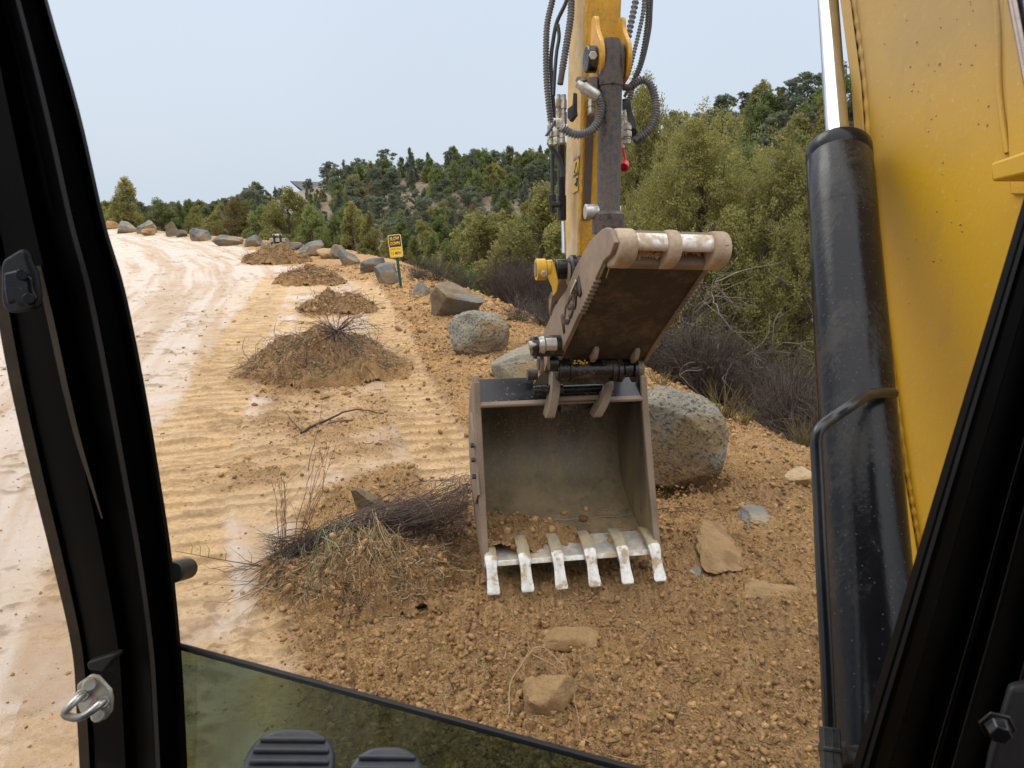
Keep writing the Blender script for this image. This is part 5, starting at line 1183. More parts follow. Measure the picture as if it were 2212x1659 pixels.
keep = (amt[jy, jx] > .008) | (rgb.random(m_) < .10); ctr = V.reshape(n, n * 2, 3)[jy, jx][keep]; zf = np.maximum(zz[jy, jx], fl[jy, jx] + .002)[keep]
sz = (0.006 * (rgb.pareto(2.2, len(ctr)) * .5 + .5)).clip(0, .026); ctr[:, 2] = BO[2] + zf + sz * .4
v = IV[None] * (1 + rgb.uniform(-.3, .3, (len(ctr), len(IV), 1))) * sz[:, None, None] + ctr[:, None, :]
f = (IF[None] + (np.arange(len(ctr)) * len(IV))[:, None, None]).reshape(-1, 3)
oc = link('soil_crumbs', fast_mesh('soil_crumbs', v.reshape(-1, 3), f, {'tint': np.repeat(rgb.beta(2, 2.4, len(ctr)), len(IV))}), M['clod'], None, 'flat'); oc.parent = bucket; oc.location = -Vector(BO); oc['kind'] = 'stuff'

# ---- hitch ears and pins on the bucket
def fpl(u, v, f):                  # point of the line of sight in the plane square to the bucket, f metres ahead of its lip
    return onplane(u, v, BO + FW * f, FW)
def ear(poly, f0, thick_px, name='hitch_ear'):
    """vertical plate: front outline seen edge-on, extruded into depth"""
    return None
for (u0, v0), (u1, v1), wpx in (((1203, 803), (1190, 903), 19), ((1317, 822), (1293, 902), 19)):
    # plates standing on the top plate, curved, with their front edge towards the cab
    pf = fpl(u0, v0, .30); pg_ = fpl(u1, v1, .20); wm = wpx / FPX * 3.85
    ln = spline([pf + UP * .03 + FW * .06, pf, (pf + pg_) / 2 - FW * .035, pg_ + UP * .01, pg_ - UP * .01 + FW * .03], 5)
    V = []; 
    for p in ln:
        for dr, df in ((-.5, 0), (.5, 0), (.5, .10), (-.5, .10)): V.append(p + R * wm * dr + FW * df)
    F = []
    for k in range(len(ln) - 1):
        for j in range(4): F.append((k * 4 + j, k * 4 + (j + 1) % 4, k * 4 + 4 + (j + 1) % 4, k * 4 + 4 + j))
    F.append((3, 2, 1, 0)); q = (len(ln) - 1) * 4; F.append((q, q + 1, q + 2, q + 3))
    MB().add(V, F).build('hitch_ear', M['mudsteel'], bucket, smooth=40, bevel=.005)
def cylr(name, ul, vl, ur, f, rpx, m, parent=bucket, n=24, bev=.002):
    """cylinder lying across, between two image columns"""
    a = fpl(ul, vl, f); t = (fpl(ur, vl, f) - a); ln = np.dot(t, R); r_ = rpx / FPX * depth_of(a); return MB().cyl(a, a + R * ln, r_, n).build(name, m, parent, smooth=35, bevel=bev)
cylr('hitch_pin', 1152, 843, 1216, .30, 11, M['grease']); cylr('hitch_pin', 1196, 842, 1320, .32, 8.5, M['black_gloss']); cylr('pin_head', 1302, 836, 1323, .30, 11, M['mudsteel'])
cylr('cross_bar', 1206, 862, 1292, .29, 6.0, M['mudsteel']); cylr('pin_head', 1139, 809, 1160, .36, 12.5, M['rust_cyl'])
cylr('cross_bar', 1202, 872, 1300, .33, 7.0, M['grease'])
MB().box(fpl(1250, 866, .345), R, FW, UP, .225, .07, .13).build('hitch_block', M['grease'], bucket, bevel=.006)
MB().tube([fpl(1311, 850, .27), fpl(1313, 862, .26), fpl(1317, 876, .26)], .004, 6).build('split_pin', M['rust_cyl'], bucket)
MB().prism([fpl(u, v, .40) for u, v in ((1150, 832), (1178, 792), (1204, 788), (1212, 815), (1200, 850), (1166, 852), (1140, 850))], FW * .03).build('hitch_plate', M['mudsteel'], bucket, bevel=.004)

# ---- thumb
T0 = Z5(470, 1178, 3.72); TW_ = 0.492
T1 = onplane(*((1078.35 + 850 * .2668), 470 + 362 * .2668), T0 + 0 * R, R) if False else Z5(850, 362, 2.96)
TA = T1 - T0; TL = np.linalg.norm(TA); TA = TA / TL
TR = unit(R - TA * np.dot(R, TA)); TN = unit(np.cross(TR, TA)); TN = TN if np.dot(TN, -ray(1400, 700)) > 0 else -TN   # towards the cab
thumb = bpy.data.objects.new('thumb', None); C.objects.link(thumb); thumb.parent = EX; thumb.location = Vector(T0) - EX.location
def Tp(a, t, n): return T0 + TR * a + TA * t + TN * n
def spl(x, y, a0): return onplane(1078.35 + x * .2668, 470 + y * .2668, T0 + TR * a0, TR)
out = [(470, 1178), (850, 352), (905, 300), (940, 200), (905, 92), (870, 80), (835, 96), (740, 188), (620, 405), (575, 520), (545, 590), (500, 650), (445, 735), (425, 790), (375, 900), (345, 1010), (318, 1100), (306, 1180), (318, 1245), (345, 1268), (375, 1240), (398, 1150), (415, 1120)]
def thumb_plate(a0, th, pts):
    pl = [spl(x, y, 0.0) + TR * a0 for x, y in pts]
    return MB().prism(pl, TR * th)
lp = thumb_plate(-.004, .022, out).build('side_plate', M['mudsteel'], thumb, smooth=30, bevel=.004)
thumb_plate(TW_ - .020, .022, out).build('side_plate', M['mudsteel'], thumb, smooth=30, bevel=.004)
MB().prism([Tp(.018, .0, -.012), Tp(TW_ - .02, 0.0, -.012), Tp(TW_ - .02, TL, -.012), Tp(.018, TL, -.012)], TN * -.022).build('face_plate', M['darkface'], thumb)
# ribs behind the face plate
for a in (.16, .33): MB().prism([Tp(a, t, n) for t, n in ((.1, -.034), (TL - .05, -.034), (TL - .2, -.08), (.3, -.14), (.1, -.1))], TR * .02).build('rib', M['mudsteel'], thumb, bevel=.003)
MB().prism([Tp(.018, t, n) for t, n in ((.12, -.10), (.16, -.13), (TL - .28, -.10), (TL - .25, -.06))], TR * (TW_ - .036)).build('back_plate', M['mudsteel'], thumb)
# grip notches along both free edges
for a0 in (.0, TW_ - .0):
    mb = MB()
    for k in range(9):
        t = TL * (.56 + .036 * k); mb.box(Tp(a0 + (.008 if a0 == 0 else -.008), t, .0), TR, TA, TN, .030, .012, .016)
    mb.build('grip_serration', M['mudsteel'], thumb, bevel=.003)
mb = MB()
mb.tube([Tp(.012, t, -.006 + .002 * math.sin(t * 90)) for t in np.linspace(.02, TL - .02, 70)], .006, 6); mb.tube([Tp(TW_ - .014, t, -.006 + .002 * math.sin(t * 80)) for t in np.linspace(.02, TL - .02, 70)], .006, 6)
mb.build('weld_bead', M['mudsteel'], thumb)
# grip end: three rounded tines joined by a worn bar, packed with clay
def tine(a, w, m):
    pr = [(-.05, -.02), (-.015, .018), (.03, .042), (.085, .052), (.125, .038), (.150, .005), (.152, -.035), (.130, -.075), (.08, -.10), (.02, -.10), (-.05, -.08)]
    pr = [(p[0], p[1]) for p in arcpts(pr + [pr[0]], 3)][:-1]
    return MB().prism([Tp(a, TL + t, n) for t, n in pr], TR * w).build('tine', m, thumb, smooth=50, bevel=.014, seg=3)
tine(.018, .085, M['tanmud']); tine(.235, .058, M['tanmud']); tine(TW_ - .055, .075, M['tanmud'])
MB().prism([Tp(.03, TL + t, n) for t, n in arcpts([(.085, -.005), (.10, .024), (.132, .020), (.150, -.015), (.150, -.07), (.125, -.10), (.09, -.10), (.08, -.05), (.085, -.005)], 3)[:-1]] if False else [Tp(.03, TL + p[0], p[1]) for p in arcpts([(.088, -.01), (.10, .014), (.125, .012), (.138, -.015), (.134, -.05), (.11, -.062), (.09, -.05), (.088, -.01)], 3)[:-1]], TR * (TW_ - .06)).build('cross_bar', M['wornsteel'], thumb, smooth=50, bevel=.005)
MB().prism([Tp(.02, TL + t, n) for t, n in ((-.03, -.03), (-.035, .004), (.0, .022), (.028, .022), (.036, .0), (.03, -.06))], TR * (TW_ - .03)).build('lower_lip', M['mudsteel'], thumb, smooth=40, bevel=.006)
MB().prism([Tp(.02, TL + t, n) for t, n in ((.0, -.085), (.0, -.10), (.12, -.075), (.12, -.06))], TR * (TW_ - .03)).build('pocket_back', M['mudsteel'], thumb)
for a0, a1, lv, sd in ((.105, .235, -.012, 3), (.295, TW_ - .068, -.032, 4)):
    n1_, n2_ = 60, 30; ga, gt = np.meshgrid(np.linspace(0, 1, n1_), np.linspace(0, 1, n2_))
    nn = lv + .03 * fbm(ga * 7 + sd, gt * 4, sd, 4, .7) + .012 * vnoise(ga * 30, gt * 16, sd) - .02 * sstep(.5, 1, gt)
    Vv = np.array([Tp(a0 + (a1 - a0) * x, TL + .012 + .074 * y, z) for x, y, z in zip(ga.ravel(), gt.ravel(), nn.ravel())]); ii = np.arange(n1_ * n2_).reshape(n2_, n1_)
    o = link('packed_soil', fast_mesh('packed_soil', Vv, np.stack([ii[:-1, :-1], ii[:-1, 1:], ii[1:, 1:], ii[1:, :-1]], -1).reshape(-1, 4)), M['clay'], None, 180); o.parent = thumb; o.location = -Vector(T0)
    md = o.modifiers.new('t', 'SOLIDIFY'); md.thickness = .03; md.offset = -1
MB().tube([Tp(.02 + .001 * k, TL + .01 - .025 * k, .02 + .004 * k) for k in range(4)], .0025, 5).build('straw', TW['tan'], thumb)
# lugs near the pivot, a bar and round hole
for x, y in ((768, 1098), (1098, 1108)):
    c = onplane(1078.35 + x * .2668, 470 + y * .2668, T0, TN); MB().prism([c + TR * -.012 + TA * t + TN * n for t, n in ((-.055, -.012), (-.05, .028), (.01, .034), (.05, .012), (.055, -.012))], TR * .026).build('lug', M['mudsteel'], thumb, bevel=.006)
MB().prism([Tp(a_, .0, n_) for a_, n_ in ((.165, -.04), (.165, .006), (.345, .006), (.345, -.04))], TA * -.02).build('bottom_bar', M['mudsteel'], thumb, bevel=.003)
c = spl(432, 1045, 0.0) - TR * .0065; MB().cyl(c, c + TR * .002, .016, 20).build('plate_hole', M['sign_black'], thumb)
# the burnt-out letters on the left plate
Y_ = unit(spl(370, 900, 0) - spl(740, 188, 0)); 
c_ = spl(590, 715, 0.0); LX = unit(TA + 0 * TR); LY = -unit(np.cross(TR, LX)); LY = LY if np.dot(LY, TN) < 0 else -LY
text3d('KSM', 0, 0, .105, .36, M['darkface'], thumb, o=.0065, X=LX, Yv=LY, Nn=-TR, org=c_, ex=.002, bold=.03)
for (x, y, w, h) in ((618, 560, .014, .10),): 
    cc_ = spl(x, y, 0.0) - TR * .010; MB().box(cc_, TR, LX, LY, .008, h, w).build('bright_strip', M['zinc'], thumb, bevel=.002)
# pivot at the foot
pL = Z5(336, 1185, 3.62); 
def boss(name, x0, x1, y, r, m, d=3.72, parent=thumb):
    a = onplane(1078.35 + x0 * .2668, 470 + y * .2668, T0, FW); b = onplane(1078.35 + x1 * .2668, 470 + y * .2668, T0, FW); L = np.dot(b - a, R); return MB().cyl(a, a + R * L, r, 32).build(name, m, parent, smooth=35, bevel=.003)
boss('pivot_washer', 322, 352, 1183, .052, M['mudsteel']); boss('pivot_cap', 312, 326, 1183, .034, M['rust_cyl'])

# ---- arm (stick)
arm = bpy.data.objects.new('arm', None); C.objects.link(arm); arm.parent = EX; a_org = P(1250, 760, 3.78); arm.location = Vector(a_org) - EX.location
def AL(x, y, d): return Z4(x, y, d)
# front-left corner line, top to bottom; the arm is nearly upright
ct = Z4(555, -160, 3.24); cb = P(1243, 640, 3.66)
def arm_x(t): return ct + (cb - ct) * t
ts = np.linspace(0, 1, 9); side_w = .27
V = []; fr_w = [.178, .178, .178, .176, .172, .166, .158, .15, .14]
for i, t in enumerate(ts):
    p = arm_x(t); u_, v_, d_ = uv_of(p)
    # left silhouette column of the photograph at this height fixes the depth of the side face
    ul = np.interp(v_, [-60, 0, 317, 467, 553, 700], [1218, 1217, 1217.5, 1220, 1222, 1226])
    pb = onplane(ul, v_, p, R); L = min(max(np.dot(pb - p, FW), .12), .30)
    V += [p, p + R * fr_w[i], p + R * fr_w[i] + FW * L, p + FW * L]
F = []
for k in range(8):
    for j in range(4): F.append((k * 4 + j, k * 4 + (j + 1) % 4, k * 4 + 4 + (j + 1) % 4, k * 4 + 4 + j))
F += [(3, 2, 1, 0), (32, 33, 34, 35)]
box = MB().add(V, F).build('arm_box', M['yellow_dusty'], arm, smooth=30, bevel=.006)
fp = [arm_x(t) - FW * .004 for t in (0, 1)]
MB().add([fp[0] + R * .006, fp[0] + R * .172, fp[1] + R * .134, fp[1] + R * .006, fp[0] + R * .006 + FW * .01, fp[0] + R * .172 + FW * .01, fp[1] + R * .134 + FW * .01, fp[1] + R * .006 + FW * .01], [(0, 1, 2, 3), (0, 4, 5, 1), (1, 5, 6, 2), (2, 6, 7, 3), (3, 7, 4, 0)]).build('front_plate', M['yellow_front'], arm, smooth=30, bevel=.003)
mb = MB(); mb.tube([arm_x(t) - FW * .004 + R * (.012 + .002 * math.sin(t * 160)) for t in np.linspace(0, 1, 160)], .0065, 6); mb.build('weld_bead', M['yellow_front'], arm)
MB().prism([arm_x(t) + R * r_ - FW * .014 for t, r_ in ((.36, .028), (.36, .066), (.74, .060), (.74, .022))], FW * .012).build('cover_strip', M['brownbar'], arm, bevel=.003)
# housing at the foot of the arm and its cross tube
boss('arm_end_tube', 462, 992, 1240, .050, M['grease'], parent=arm)
for x0, x1, r_ in ((475, 560, .062), (562, 592, .066), (902, 945, .060), (948, 985, .066), (1075, 1105, .066)): boss('collar', x0, x1, 1235, r_, M['grease'], parent=arm)
boss('pivot_boss', 1000, 1072, 1225, .046, M['grease'], parent=arm); boss('pivot_cap', 1105, 1162, 1222, .036, M['mudsteel'], parent=arm)
boss('pivot_boss', 400, 474, 1180, .044, M['grease'], parent=arm)
q0 = [onplane(1078.35 + x * .2668, 470 + y * .2668, T0 + FW * .03, FW) for x, y in ((470, 1180), (980, 1180), (960, 1300), (850, 1350), (500, 1350), (480, 1300))]
MB().prism(q0, FW * .16).build('arm_foot', M['grease'], arm, smooth=30, bevel=.006)
q0 = [onplane(1078.35 + x * .2668, 470 + y * .2668, T0 + FW * .06, FW) for x, y in ((640, 300), (790, 300), (980, 1190), (480, 1190), (560, 800))]
MB().prism(q0, FW * .14).build('arm_nose', M['yellow_front'], arm, smooth=30, bevel=.006)
# grease-yellow chip marks
rgm = np.random.default_rng(12); mb = MB()
for _ in range(13):
    a = rgm.uniform(600, 720); y = rgm.uniform(1152, 1182); p = onplane(1078.35 + a * .2668, 470 + y * .2668, T0 - FW * .047, FW); mb.box(p, R, FW, UP, rgm.uniform(.006, .016), .004, rgm.uniform(.004, .010))
mb.build('grease_blots', M['yellow'], arm, bevel=.001)

# decals on the left face of the arm
def dec(pts, name, m, off=.0045):
    p0 = arm_x(.5) - R * off; return MB().prism([onplane(1188.75 + x * .08, 309.7 + y * .08, p0, R) for x, y in pts], R * .0012).build(name, m, arm, smooth=None)
dec([(628, 415), (775, 322), (768, 400), (628, 500)], 'red_decal_band', M['decal_red'])
dec([(630, 505), (766, 402), (750, 795), (620, 880)], 'warning_decal', M['decal_yellow'])
dec([(618, 930), (742, 842), (738, 1280), (606, 1350)], 'warning_decal', M['decal_yellow'])
def dl(pts, w=1.0, nm='decal_line'):
    p0 = arm_x(.5) - R * .0062; q = [onplane(1188.75 + x * .08, 309.7 + y * .08, p0, R) for x, y in pts]; return MB().tube(q, .0016 * w, 4).build(nm, M['decal_black'], arm)
dl([(645, 800), (700, 500), (735, 760), (645, 800)]); dl([(622, 872), (748, 795)]); dl([(612, 920), (742, 842)]); dl([(606, 1358), (738, 1284)])
dl([(728, 930), (715, 1165)], 3.2, 'pictogram'); dl([(660, 1090), (680, 1105), (690, 1075)], 2, 'pictogram'); dl([(662, 1130), (672, 1095), (688, 1120)], 1.6, 'pictogram')

# ---- thumb cylinder on the front of the arm
d_t, d_b = 3.10, 3.22
tc = bpy.data.objects.new('thumb_cylinder', None); C.objects.link(tc); tc.parent = EX; tco = Z4(725, 345, d_t); tc.location = Vector(tco) - EX.location
A0 = Z4(718, 560, d_t + .015); A1 = Z4(706, 1500, d_b); ax_c = unit(A1 - A0); Lc = np.linalg.norm(A1 - A0); m1 = d_t / FPX
r0 = 26 * m1
MB().lathe(A0, ax_c, [(-.19, r0 * .80), (-.15, r0 * .95), (-.06, r0 * 1.04), (-.015, r0 * 1.08), (0, r0 * 1.08), (.004, r0), (Lc - .09, r0 * 1.0), (Lc - .085, r0 * 1.05), (Lc - .075, r0 * 1.36), (Lc + .01, r0 * 1.40), (Lc + .012, r0 * 1.0)], 40).build('barrel', M['rust_cyl'], tc, smooth=40)
MB().cyl(A1, A1 + ax_c * .30, r0 * .55, 24).build('rod', M['chrome'], tc)
eye = Z4(735, 350, d_t + .01)
MB().prism([eye + R * -.045 + UP * t + FW * n for t, n in ((-.10, -.05), (.0, -.052), (.035, -.04), (.05, 0), (.035, .04), (0, .05), (-.10, .05))], R * .09).build('cylinder_eye', M['rust_cyl'], tc, smooth=50, bevel=.01, seg=3)
MB().cyl(eye - FW * .053 + UP * -.022, eye - FW * .060 + UP * -.022, .008, 12).build('grease_nipple', M['zinc'], tc)
for s_, w in ((-1, .018), (1, .018)):
    c = eye + R * s_ * .060
    pr = arcpts([(-.10, -.035), (-.05, -.065), (.0, -.068), (.045, -.045), (.08, .0), (.12, .035), (.16, .055), (.15, .12), (0, .13), (-.14, .12), (-.10, -.035)], 4)[:-1]
    MB().prism([c - R * w / 2 + UP * p[0] + FW * p[1] for p in pr], R * w).build('bracket_ear', M['yellow_front'], arm, smooth=50, bevel=.004)
c = Z4(603, 385, d_t + .03)
MB().cyl(c - R * .03, c + R * .06, .056, 28).build('pin_boss', M['grease'], arm, bevel=.006)
MB().cyl(Z4(610, 358, d_t - .03), Z4(610, 358, d_t - .03) + FW * .04, .019, 6).build('pin_bolt', M['fitting'], arm, bevel=.002)
c = Z4(555, 1372, 3.20); MB().cyl(c, c + R * .16, .034, 24).build('rod_guide_pin', M['zinc'], tc, bevel=.003)
MB().prism([Z4(x, y, d_t - .01) for x, y in ((575, 495), (640, 495), (640, 590), (575, 590))], FW * .06).build('hose_manifold', M['brownbar'], tc, bevel=.005)

# ---- hoses
def ribbed(name, pts, rpx, d, m='spring', pitch=.0135, amp=.34, parent=EX, n=14):
    p = resample(spline(pts, 14), pitch / 5); r = rpx / FPX * d; ph = np.arange(len(p)) * (2 * math.pi / 5); rad = r * (1 - amp * (0.5 - 0.5 * np.cos(ph)))
    return MB().tube(list(p), list(rad), n).build(name, M[m], parent, smooth=60)
def smooth_hose(name, pts, rpx, d, m='hose', parent=EX): return MB().tube(spline(pts, 10), rpx / FPX * d, 14).build(name, M[m], parent, smooth=60)
hd = 3.28
zz_ = lambda L, d: [Z4(x, y, d + (q[0] if q else 0)) for x, y, *q in L]
ribbed('guarded_hose', zz_([(372, -140), (345, 0), (312, 150), (304, 300), (306, 500), (318, 650), (334, 790)], hd + .1), 7.6, hd)
ribbed('guarded_hose', zz_([(475, -140), (468, 0), (462, 120), (442, 250), (418, 400), (408, 460)], hd), 8.2, hd)
smooth_hose('hose_end_sleeve', zz_([(408, 460), (395, 545)], hd), 6.8, hd, 'brownbar')
smooth_hose('black_hose', zz_([(455, -80), (430, 20), (375, 140), (350, 260), (335, 400), (345, 600), (360, 760)], hd + .12), 4.6, hd)
smooth_hose('black_hose', zz_([(380, 160), (388, 240), (372, 340), (360, 480), (352, 620)], hd + .05), 4.0, hd)
ribbed('guarded_hose', zz_([(560, 572), (605, 590), (648, 640), (660, 710), (640, 790), (590, 850), (520, 872), (460, 860), (408, 828)], hd - .20), 10.2, hd - .20, pitch=.0115)
MB().lathe(Z4(505, 540, hd - .2), Z4(560, 575, hd - .2) - Z4(505, 540, hd - .2), [(0, .016), (.03, .020), (.031, .026), (.10, .024), (.11, .020)], 14).build('hose_fitting', M['zinc'], EX)
MB().cyl(Z4(515, 520, hd - .19), Z4(572, 522, hd - .13), .017, 6).build('hose_fitting', M['fitting'], EX)
ribbed('guarded_hose', zz_([(905, -140), (885, 0), (850, 170), (820, 320), (808, 420)], hd - .05), 8.0, hd, pitch=.022, amp=.42)
ribbed('guarded_hose', zz_([(945, -140), (935, 60), (905, 210), (866, 370), (835, 490)], hd + .02), 5.2, hd, pitch=.015)
ribbed('guarded_hose', zz_([(965, -140), (967, 80), (948, 260), (915, 420), (872, 530), (845, 640)], hd + .05), 7.0, hd, pitch=.013)
smooth_hose('black_hose', zz_([(995, -140), (985, 60), (975, 200), (930, 400), (865, 530), (812, 625)], hd), 3.4, hd)
ribbed('guarded_hose', zz_([(862, 556), (905, 524), (945, 520), (985, 560), (1010, 640), (1014, 730), (990, 815), (950, 865), (905, 895)], hd - .12), 9.2, hd - .12, pitch=.0115)
smooth_hose('hose_end_sleeve', zz_([(960, 850), (905, 898), (880, 918)], hd - .12), 8.0, hd - .12)
smooth_hose('hose_end_sleeve', zz_([(800, 565), (840, 565), (885, 540)], hd - .12), 7.0, hd - .12, 'brownbar')
def fit(name, x, y0, y1, wpx, d, m='fitting', n=6, top=True):
    a = Z4(x, y0, d); b = Z4(x, y1, d); r = wpx / 3.0 / FPX * d / 2; L = np.linalg.norm(b - a)
    pr = [(0, r * .8), (L * .18, r * .8), (L * .18, r), (L * .5, r), (L * .5, r * .75), (L * .62, r * .75), (L * .62, r * 1.05), (L, r * 1.05)]
    return MB().lathe(a, b - a, pr, n).build(name, M[m], EX, smooth=25, bevel=.001)
for x, y0, y1, w in ((385, 615, 780, 40), (418, 615, 800, 44), (403, 770, 850, 60), (372, 830, 940, 46), (336, 840, 940, 38), (408, 860, 930, 44), (325, 790, 910, 30)): fit('hose_fitting', x, y0, y1, w, hd + .02 if x > 350 else hd + .08)
for x, y0, y1, w in ((595, 640, 745, 46), (812, 712, 800, 30), (828, 800, 890, 62), (830, 870, 935, 48), (803, 905, 960, 24), (800, 760, 900, 30)): fit('hose_fitting', x, y0, y1, w, hd - .02)
MB().prism([Z4(x, y, hd) for x, y in ((372, 765), (430, 765), (430, 830), (372, 830))], FW * .05).build('valve_block', M['fitting'], EX, bevel=.004)
MB().prism([Z4(x, y, hd) for x, y in ((478, 600), (490, 600), (490, 705), (494, 745), (460, 790), (440, 760), (440, 705), (472, 680))], R * .02 + FW * .03).build('hose_bracket', M['black_semi'], EX, bevel=.003)
MB().prism([Z4(x, y, hd + .02) for x, y in ((360, 775), (300, 880), (320, 880), (368, 800))], FW * .03).build('hose_bracket', M['black_semi'], EX, bevel=.003)
MB().prism([Z4(x, y, hd + .03) for x, y in ((800, 640), (852, 632), (862, 720), (888, 790), (890, 875), (862, 875), (845, 800), (825, 720), (800, 715))], FW * .012).build('hose_bracket', M['black_semi'], EX, bevel=.003)
MB().cyl(Z4(866, 858, hd), Z4(866, 858, hd + .03), .020, 8).build('bracket_bolt', M['black_semi'], EX)
# red cap on its strap
cp_ = Z4(806, 1075, hd); rc = MB(); rc.lathe(cp_ + FW * -.01, unit(np.array([-.3, -.75, -.55])), [(-.028, .012), (-.018, .021), (.014, .023), (.016, .018), (.0, .017), (-.008, .001)], 20); rc.tube(spline(zz_([(800, 965), (810, 1000), (818, 1040), (814, 1060)], hd), 6), .0075, 6); rc.build('red_dust_cap', M['red'], EX)
# pipes and bucket cylinder left of the arm
dl_ = 3.55
MB().tube(zz_([(345, 945), (345, 1270)], dl_), 4.4 / FPX * dl_, 12).build('steel_pipe', M['black_semi'], EX)
MB().lathe(Z4(345, 1258, dl_), -UP, [(0, .014), (0, .020), (.045, .020), (.045, .015), (.09, .017)], 6).build('pipe_nut', M['black_semi'], EX, bevel=.002)
MB().tube(spline(zz_([(340, 1310), (352, 1325), (395, 1325)], dl_), 5), .015, 10).build('pipe_elbow', M['black_semi'], EX)
smooth_hose('black_hose', zz_([(322, 925), (345, 965), (385, 1020), (405, 1080), (410, 1150)], dl_ - .08), 5.2, dl_)
MB().tube(zz_([(322, 915), (333, 940)], dl_ - .08), .012, 10).build('hose_fitting', M['fitting'], EX)
bc = bpy.data.objects.new('bucket_cylinder', None); C.objects.link(bc); bc.parent = EX; bco = Z4(405, 1250, 3.62); bc.location = Vector(bco) - EX.location
MB().lathe(Z4(402, 930, 3.56), Z4(405, 1412, 3.64) - Z4(402, 930, 3.56), [(0, .019), (.25, .019), (.252, .024), (.372, .024), (.376, .019)], 24).build('barrel', M['black_semi'], bc, smooth=40)
MB().tube(zz_([(413, 1405), (418, 1640)], 3.64), 4.2 / FPX * 3.64, 16).build('rod', M['chrome'], bc)

# ---- bucket linkage on the left of the arm
lk = bpy.data.objects.new('bucket_linkage', None); C.objects.link(lk); lk.parent = EX; lk.location = Vector(Z5(500, 500, 3.6)) - EX.location
c = Z5(345, 420, 3.55); MB().lathe(c - R * .03, R, [(0, .044), (0, .054), (.045, .054), (.05, .046), (.07, .046)], 28).build('link_boss', M['yellow'], lk, smooth=40, bevel=.002)
MB().cyl(c - R * .034, c - R * .028, .038, 24).build('boss_face', M['mudsteel'], lk)
MB().prism([Z5(x, y, 3.52) for x, y in ((372, 352), (430, 345), (458, 410), (482, 520), (470, 600), (440, 640), (425, 560), (380, 460))], FW * .05 + R * .01).build('yellow_link', M['yellow'], lk, smooth=30, bevel=.005)
MB().cyl(Z5(366, 457, 3.48), Z5(366, 457, 3.48) + FW * .03, .017, 6).build('link_bolt', M['zinc'], lk, bevel=.002)
MB().cyl(c + R * .068, c + R * .34, .050, 24).build('link_tube', M['grease'], lk, bevel=.004)
for dx, dd_, m_ in ((0, .0, 'mudsteel'), (46, .06, 'grease')):
    MB().prism([Z5(x + dx, y, 3.72 + dd_ + (y - 560) * .0004) for x, y in ((505, 480), (590, 500), (490, 680), (425, 800), (405, 790), (425, 640))], R * .018 + FW * .012).build('link_plate', M[m_], lk, smooth=30, bevel=.003)
for x, y, rr1, d_ in ((562, 440, .084, 3.52), (418, 712, .076, 3.84)):
    c = Z5(x, y, d_); MB().lathe(c, R, [(0, rr1 * .55), (0, rr1 * .85), (.01, rr1), (.03, rr1), (.035, rr1 * .9), (.05, rr1 * .95), (.07, rr1 * .95)], 32).build('link_washer', M['grease'], lk, smooth=35)
    MB().lathe(c - R * .004, R, [(0, rr1 * .3), (.003, rr1 * .56), (.006, rr1 * .56)], 20).build('pin_end', M['mudsteel'], lk)
c = Z5(240, 1035, 3.60); MB().lathe(c, R, [(0, .014), (0, .022), (.035, .022), (.035, .018), (.05, .018), (.05, .040), (.075, .046), (.085, .036), (.14, .036)], 20).build('link_pin', M['zinc'], lk, smooth=35)
MB().cyl(Z5(292, 965, 3.60), Z5(290, 1140, 3.62), .012, 8).build('cross_bolt', M['grease'], lk)
MB().lathe(Z5(352, 1040, 3.64), R, [(-.06, .05), (0, .055), (.10, .055)], 24).build('link_boss', M['grease'], lk)

# ---- boom beside the cab
nb = R; PB = P(1965, 1180, 1.3)
def bp_(u, v, off=0.0): return onplane(u, v, PB + nb * off, nb)
boom = bpy.data.objects.new('boom', None); C.objects.link(boom); boom.parent = EX; boom.location = Vector(bp_(2000, 600)) - EX.location
fe = [(1795, -260), (1829, 0), (1852, 175), (1868, 400), (1892, 640), (1918, 830), (1948, 1040), (1972, 1180), (2010, 1420)]
be = [(2330, 1500), (2420, 1000), (2240, 420), (2190, 200), (2168, 0), (2120, -260)]
MB().prism([bp_(u, v) for u, v in fe + be], nb * .20).build('boom_plate', M['yellow'], boom, smooth=30, bevel=.004)
# front cover plate standing proud, and the weld beside it
fl = [bp_(u - 11, v) for u, v in fe]; fr2 = [bp_(u + 7, v) for u, v in fe]
V = []; 
for (u, v) in fe: V += [bp_(u - 14, v, -.012), bp_(u + 8, v, -.012), bp_(u + 8, v, -.0005), bp_(u - 14, v, .215)]
F = []
for k in range(len(fe) - 1):
    for j in range(4): F.append((k * 4 + j, k * 4 + (j + 1) % 4, k * 4 + 4 + (j + 1) % 4, k * 4 + 4 + j))
F += [(3, 2, 1, 0), tuple((len(fe) - 1) * 4 + j for j in range(4))]
MB().add(V, F).build('front_cover_plate', M['yellow'], boom, smooth=30, bevel=.003)
wl2 = spline([bp_(u + 15, v, -.001) for u, v in fe], 24); rw = np.random.default_rng(4)
MB().tube(wl2, list(.0055 + .0016 * np.sin(np.arange(len(wl2)) * 1.3) + rw.normal(0, .0004, len(wl2))), 8).build('weld_bead', M['yellow'], boom, smooth=60)
sm = [(2095, -260), (2150, 0), (2160, 200), (2177, 330)]
MB().tube(spline([bp_(u, v, -.001) for u, v in sm], 20), .005, 8).build('weld_bead', M['yellow'], boom, smooth=60)
MB().prism([bp_(u, v, -.006) for u, v in ((2165, -100), (2330, -100), (2330, 420), (2182, 420), (2172, 200))], nb * .006).build('gusset_plate', M['yellow'], boom, bevel=.002)
q = [bp_(u, v, -.075) for u, v in ((2139, 352), (2290, 300), (2290, 360), (2141, 393))]; MB().prism(q, nb * .075).build('hose_guard_bracket', M['yellow'], boom, smooth=30, bevel=.004)
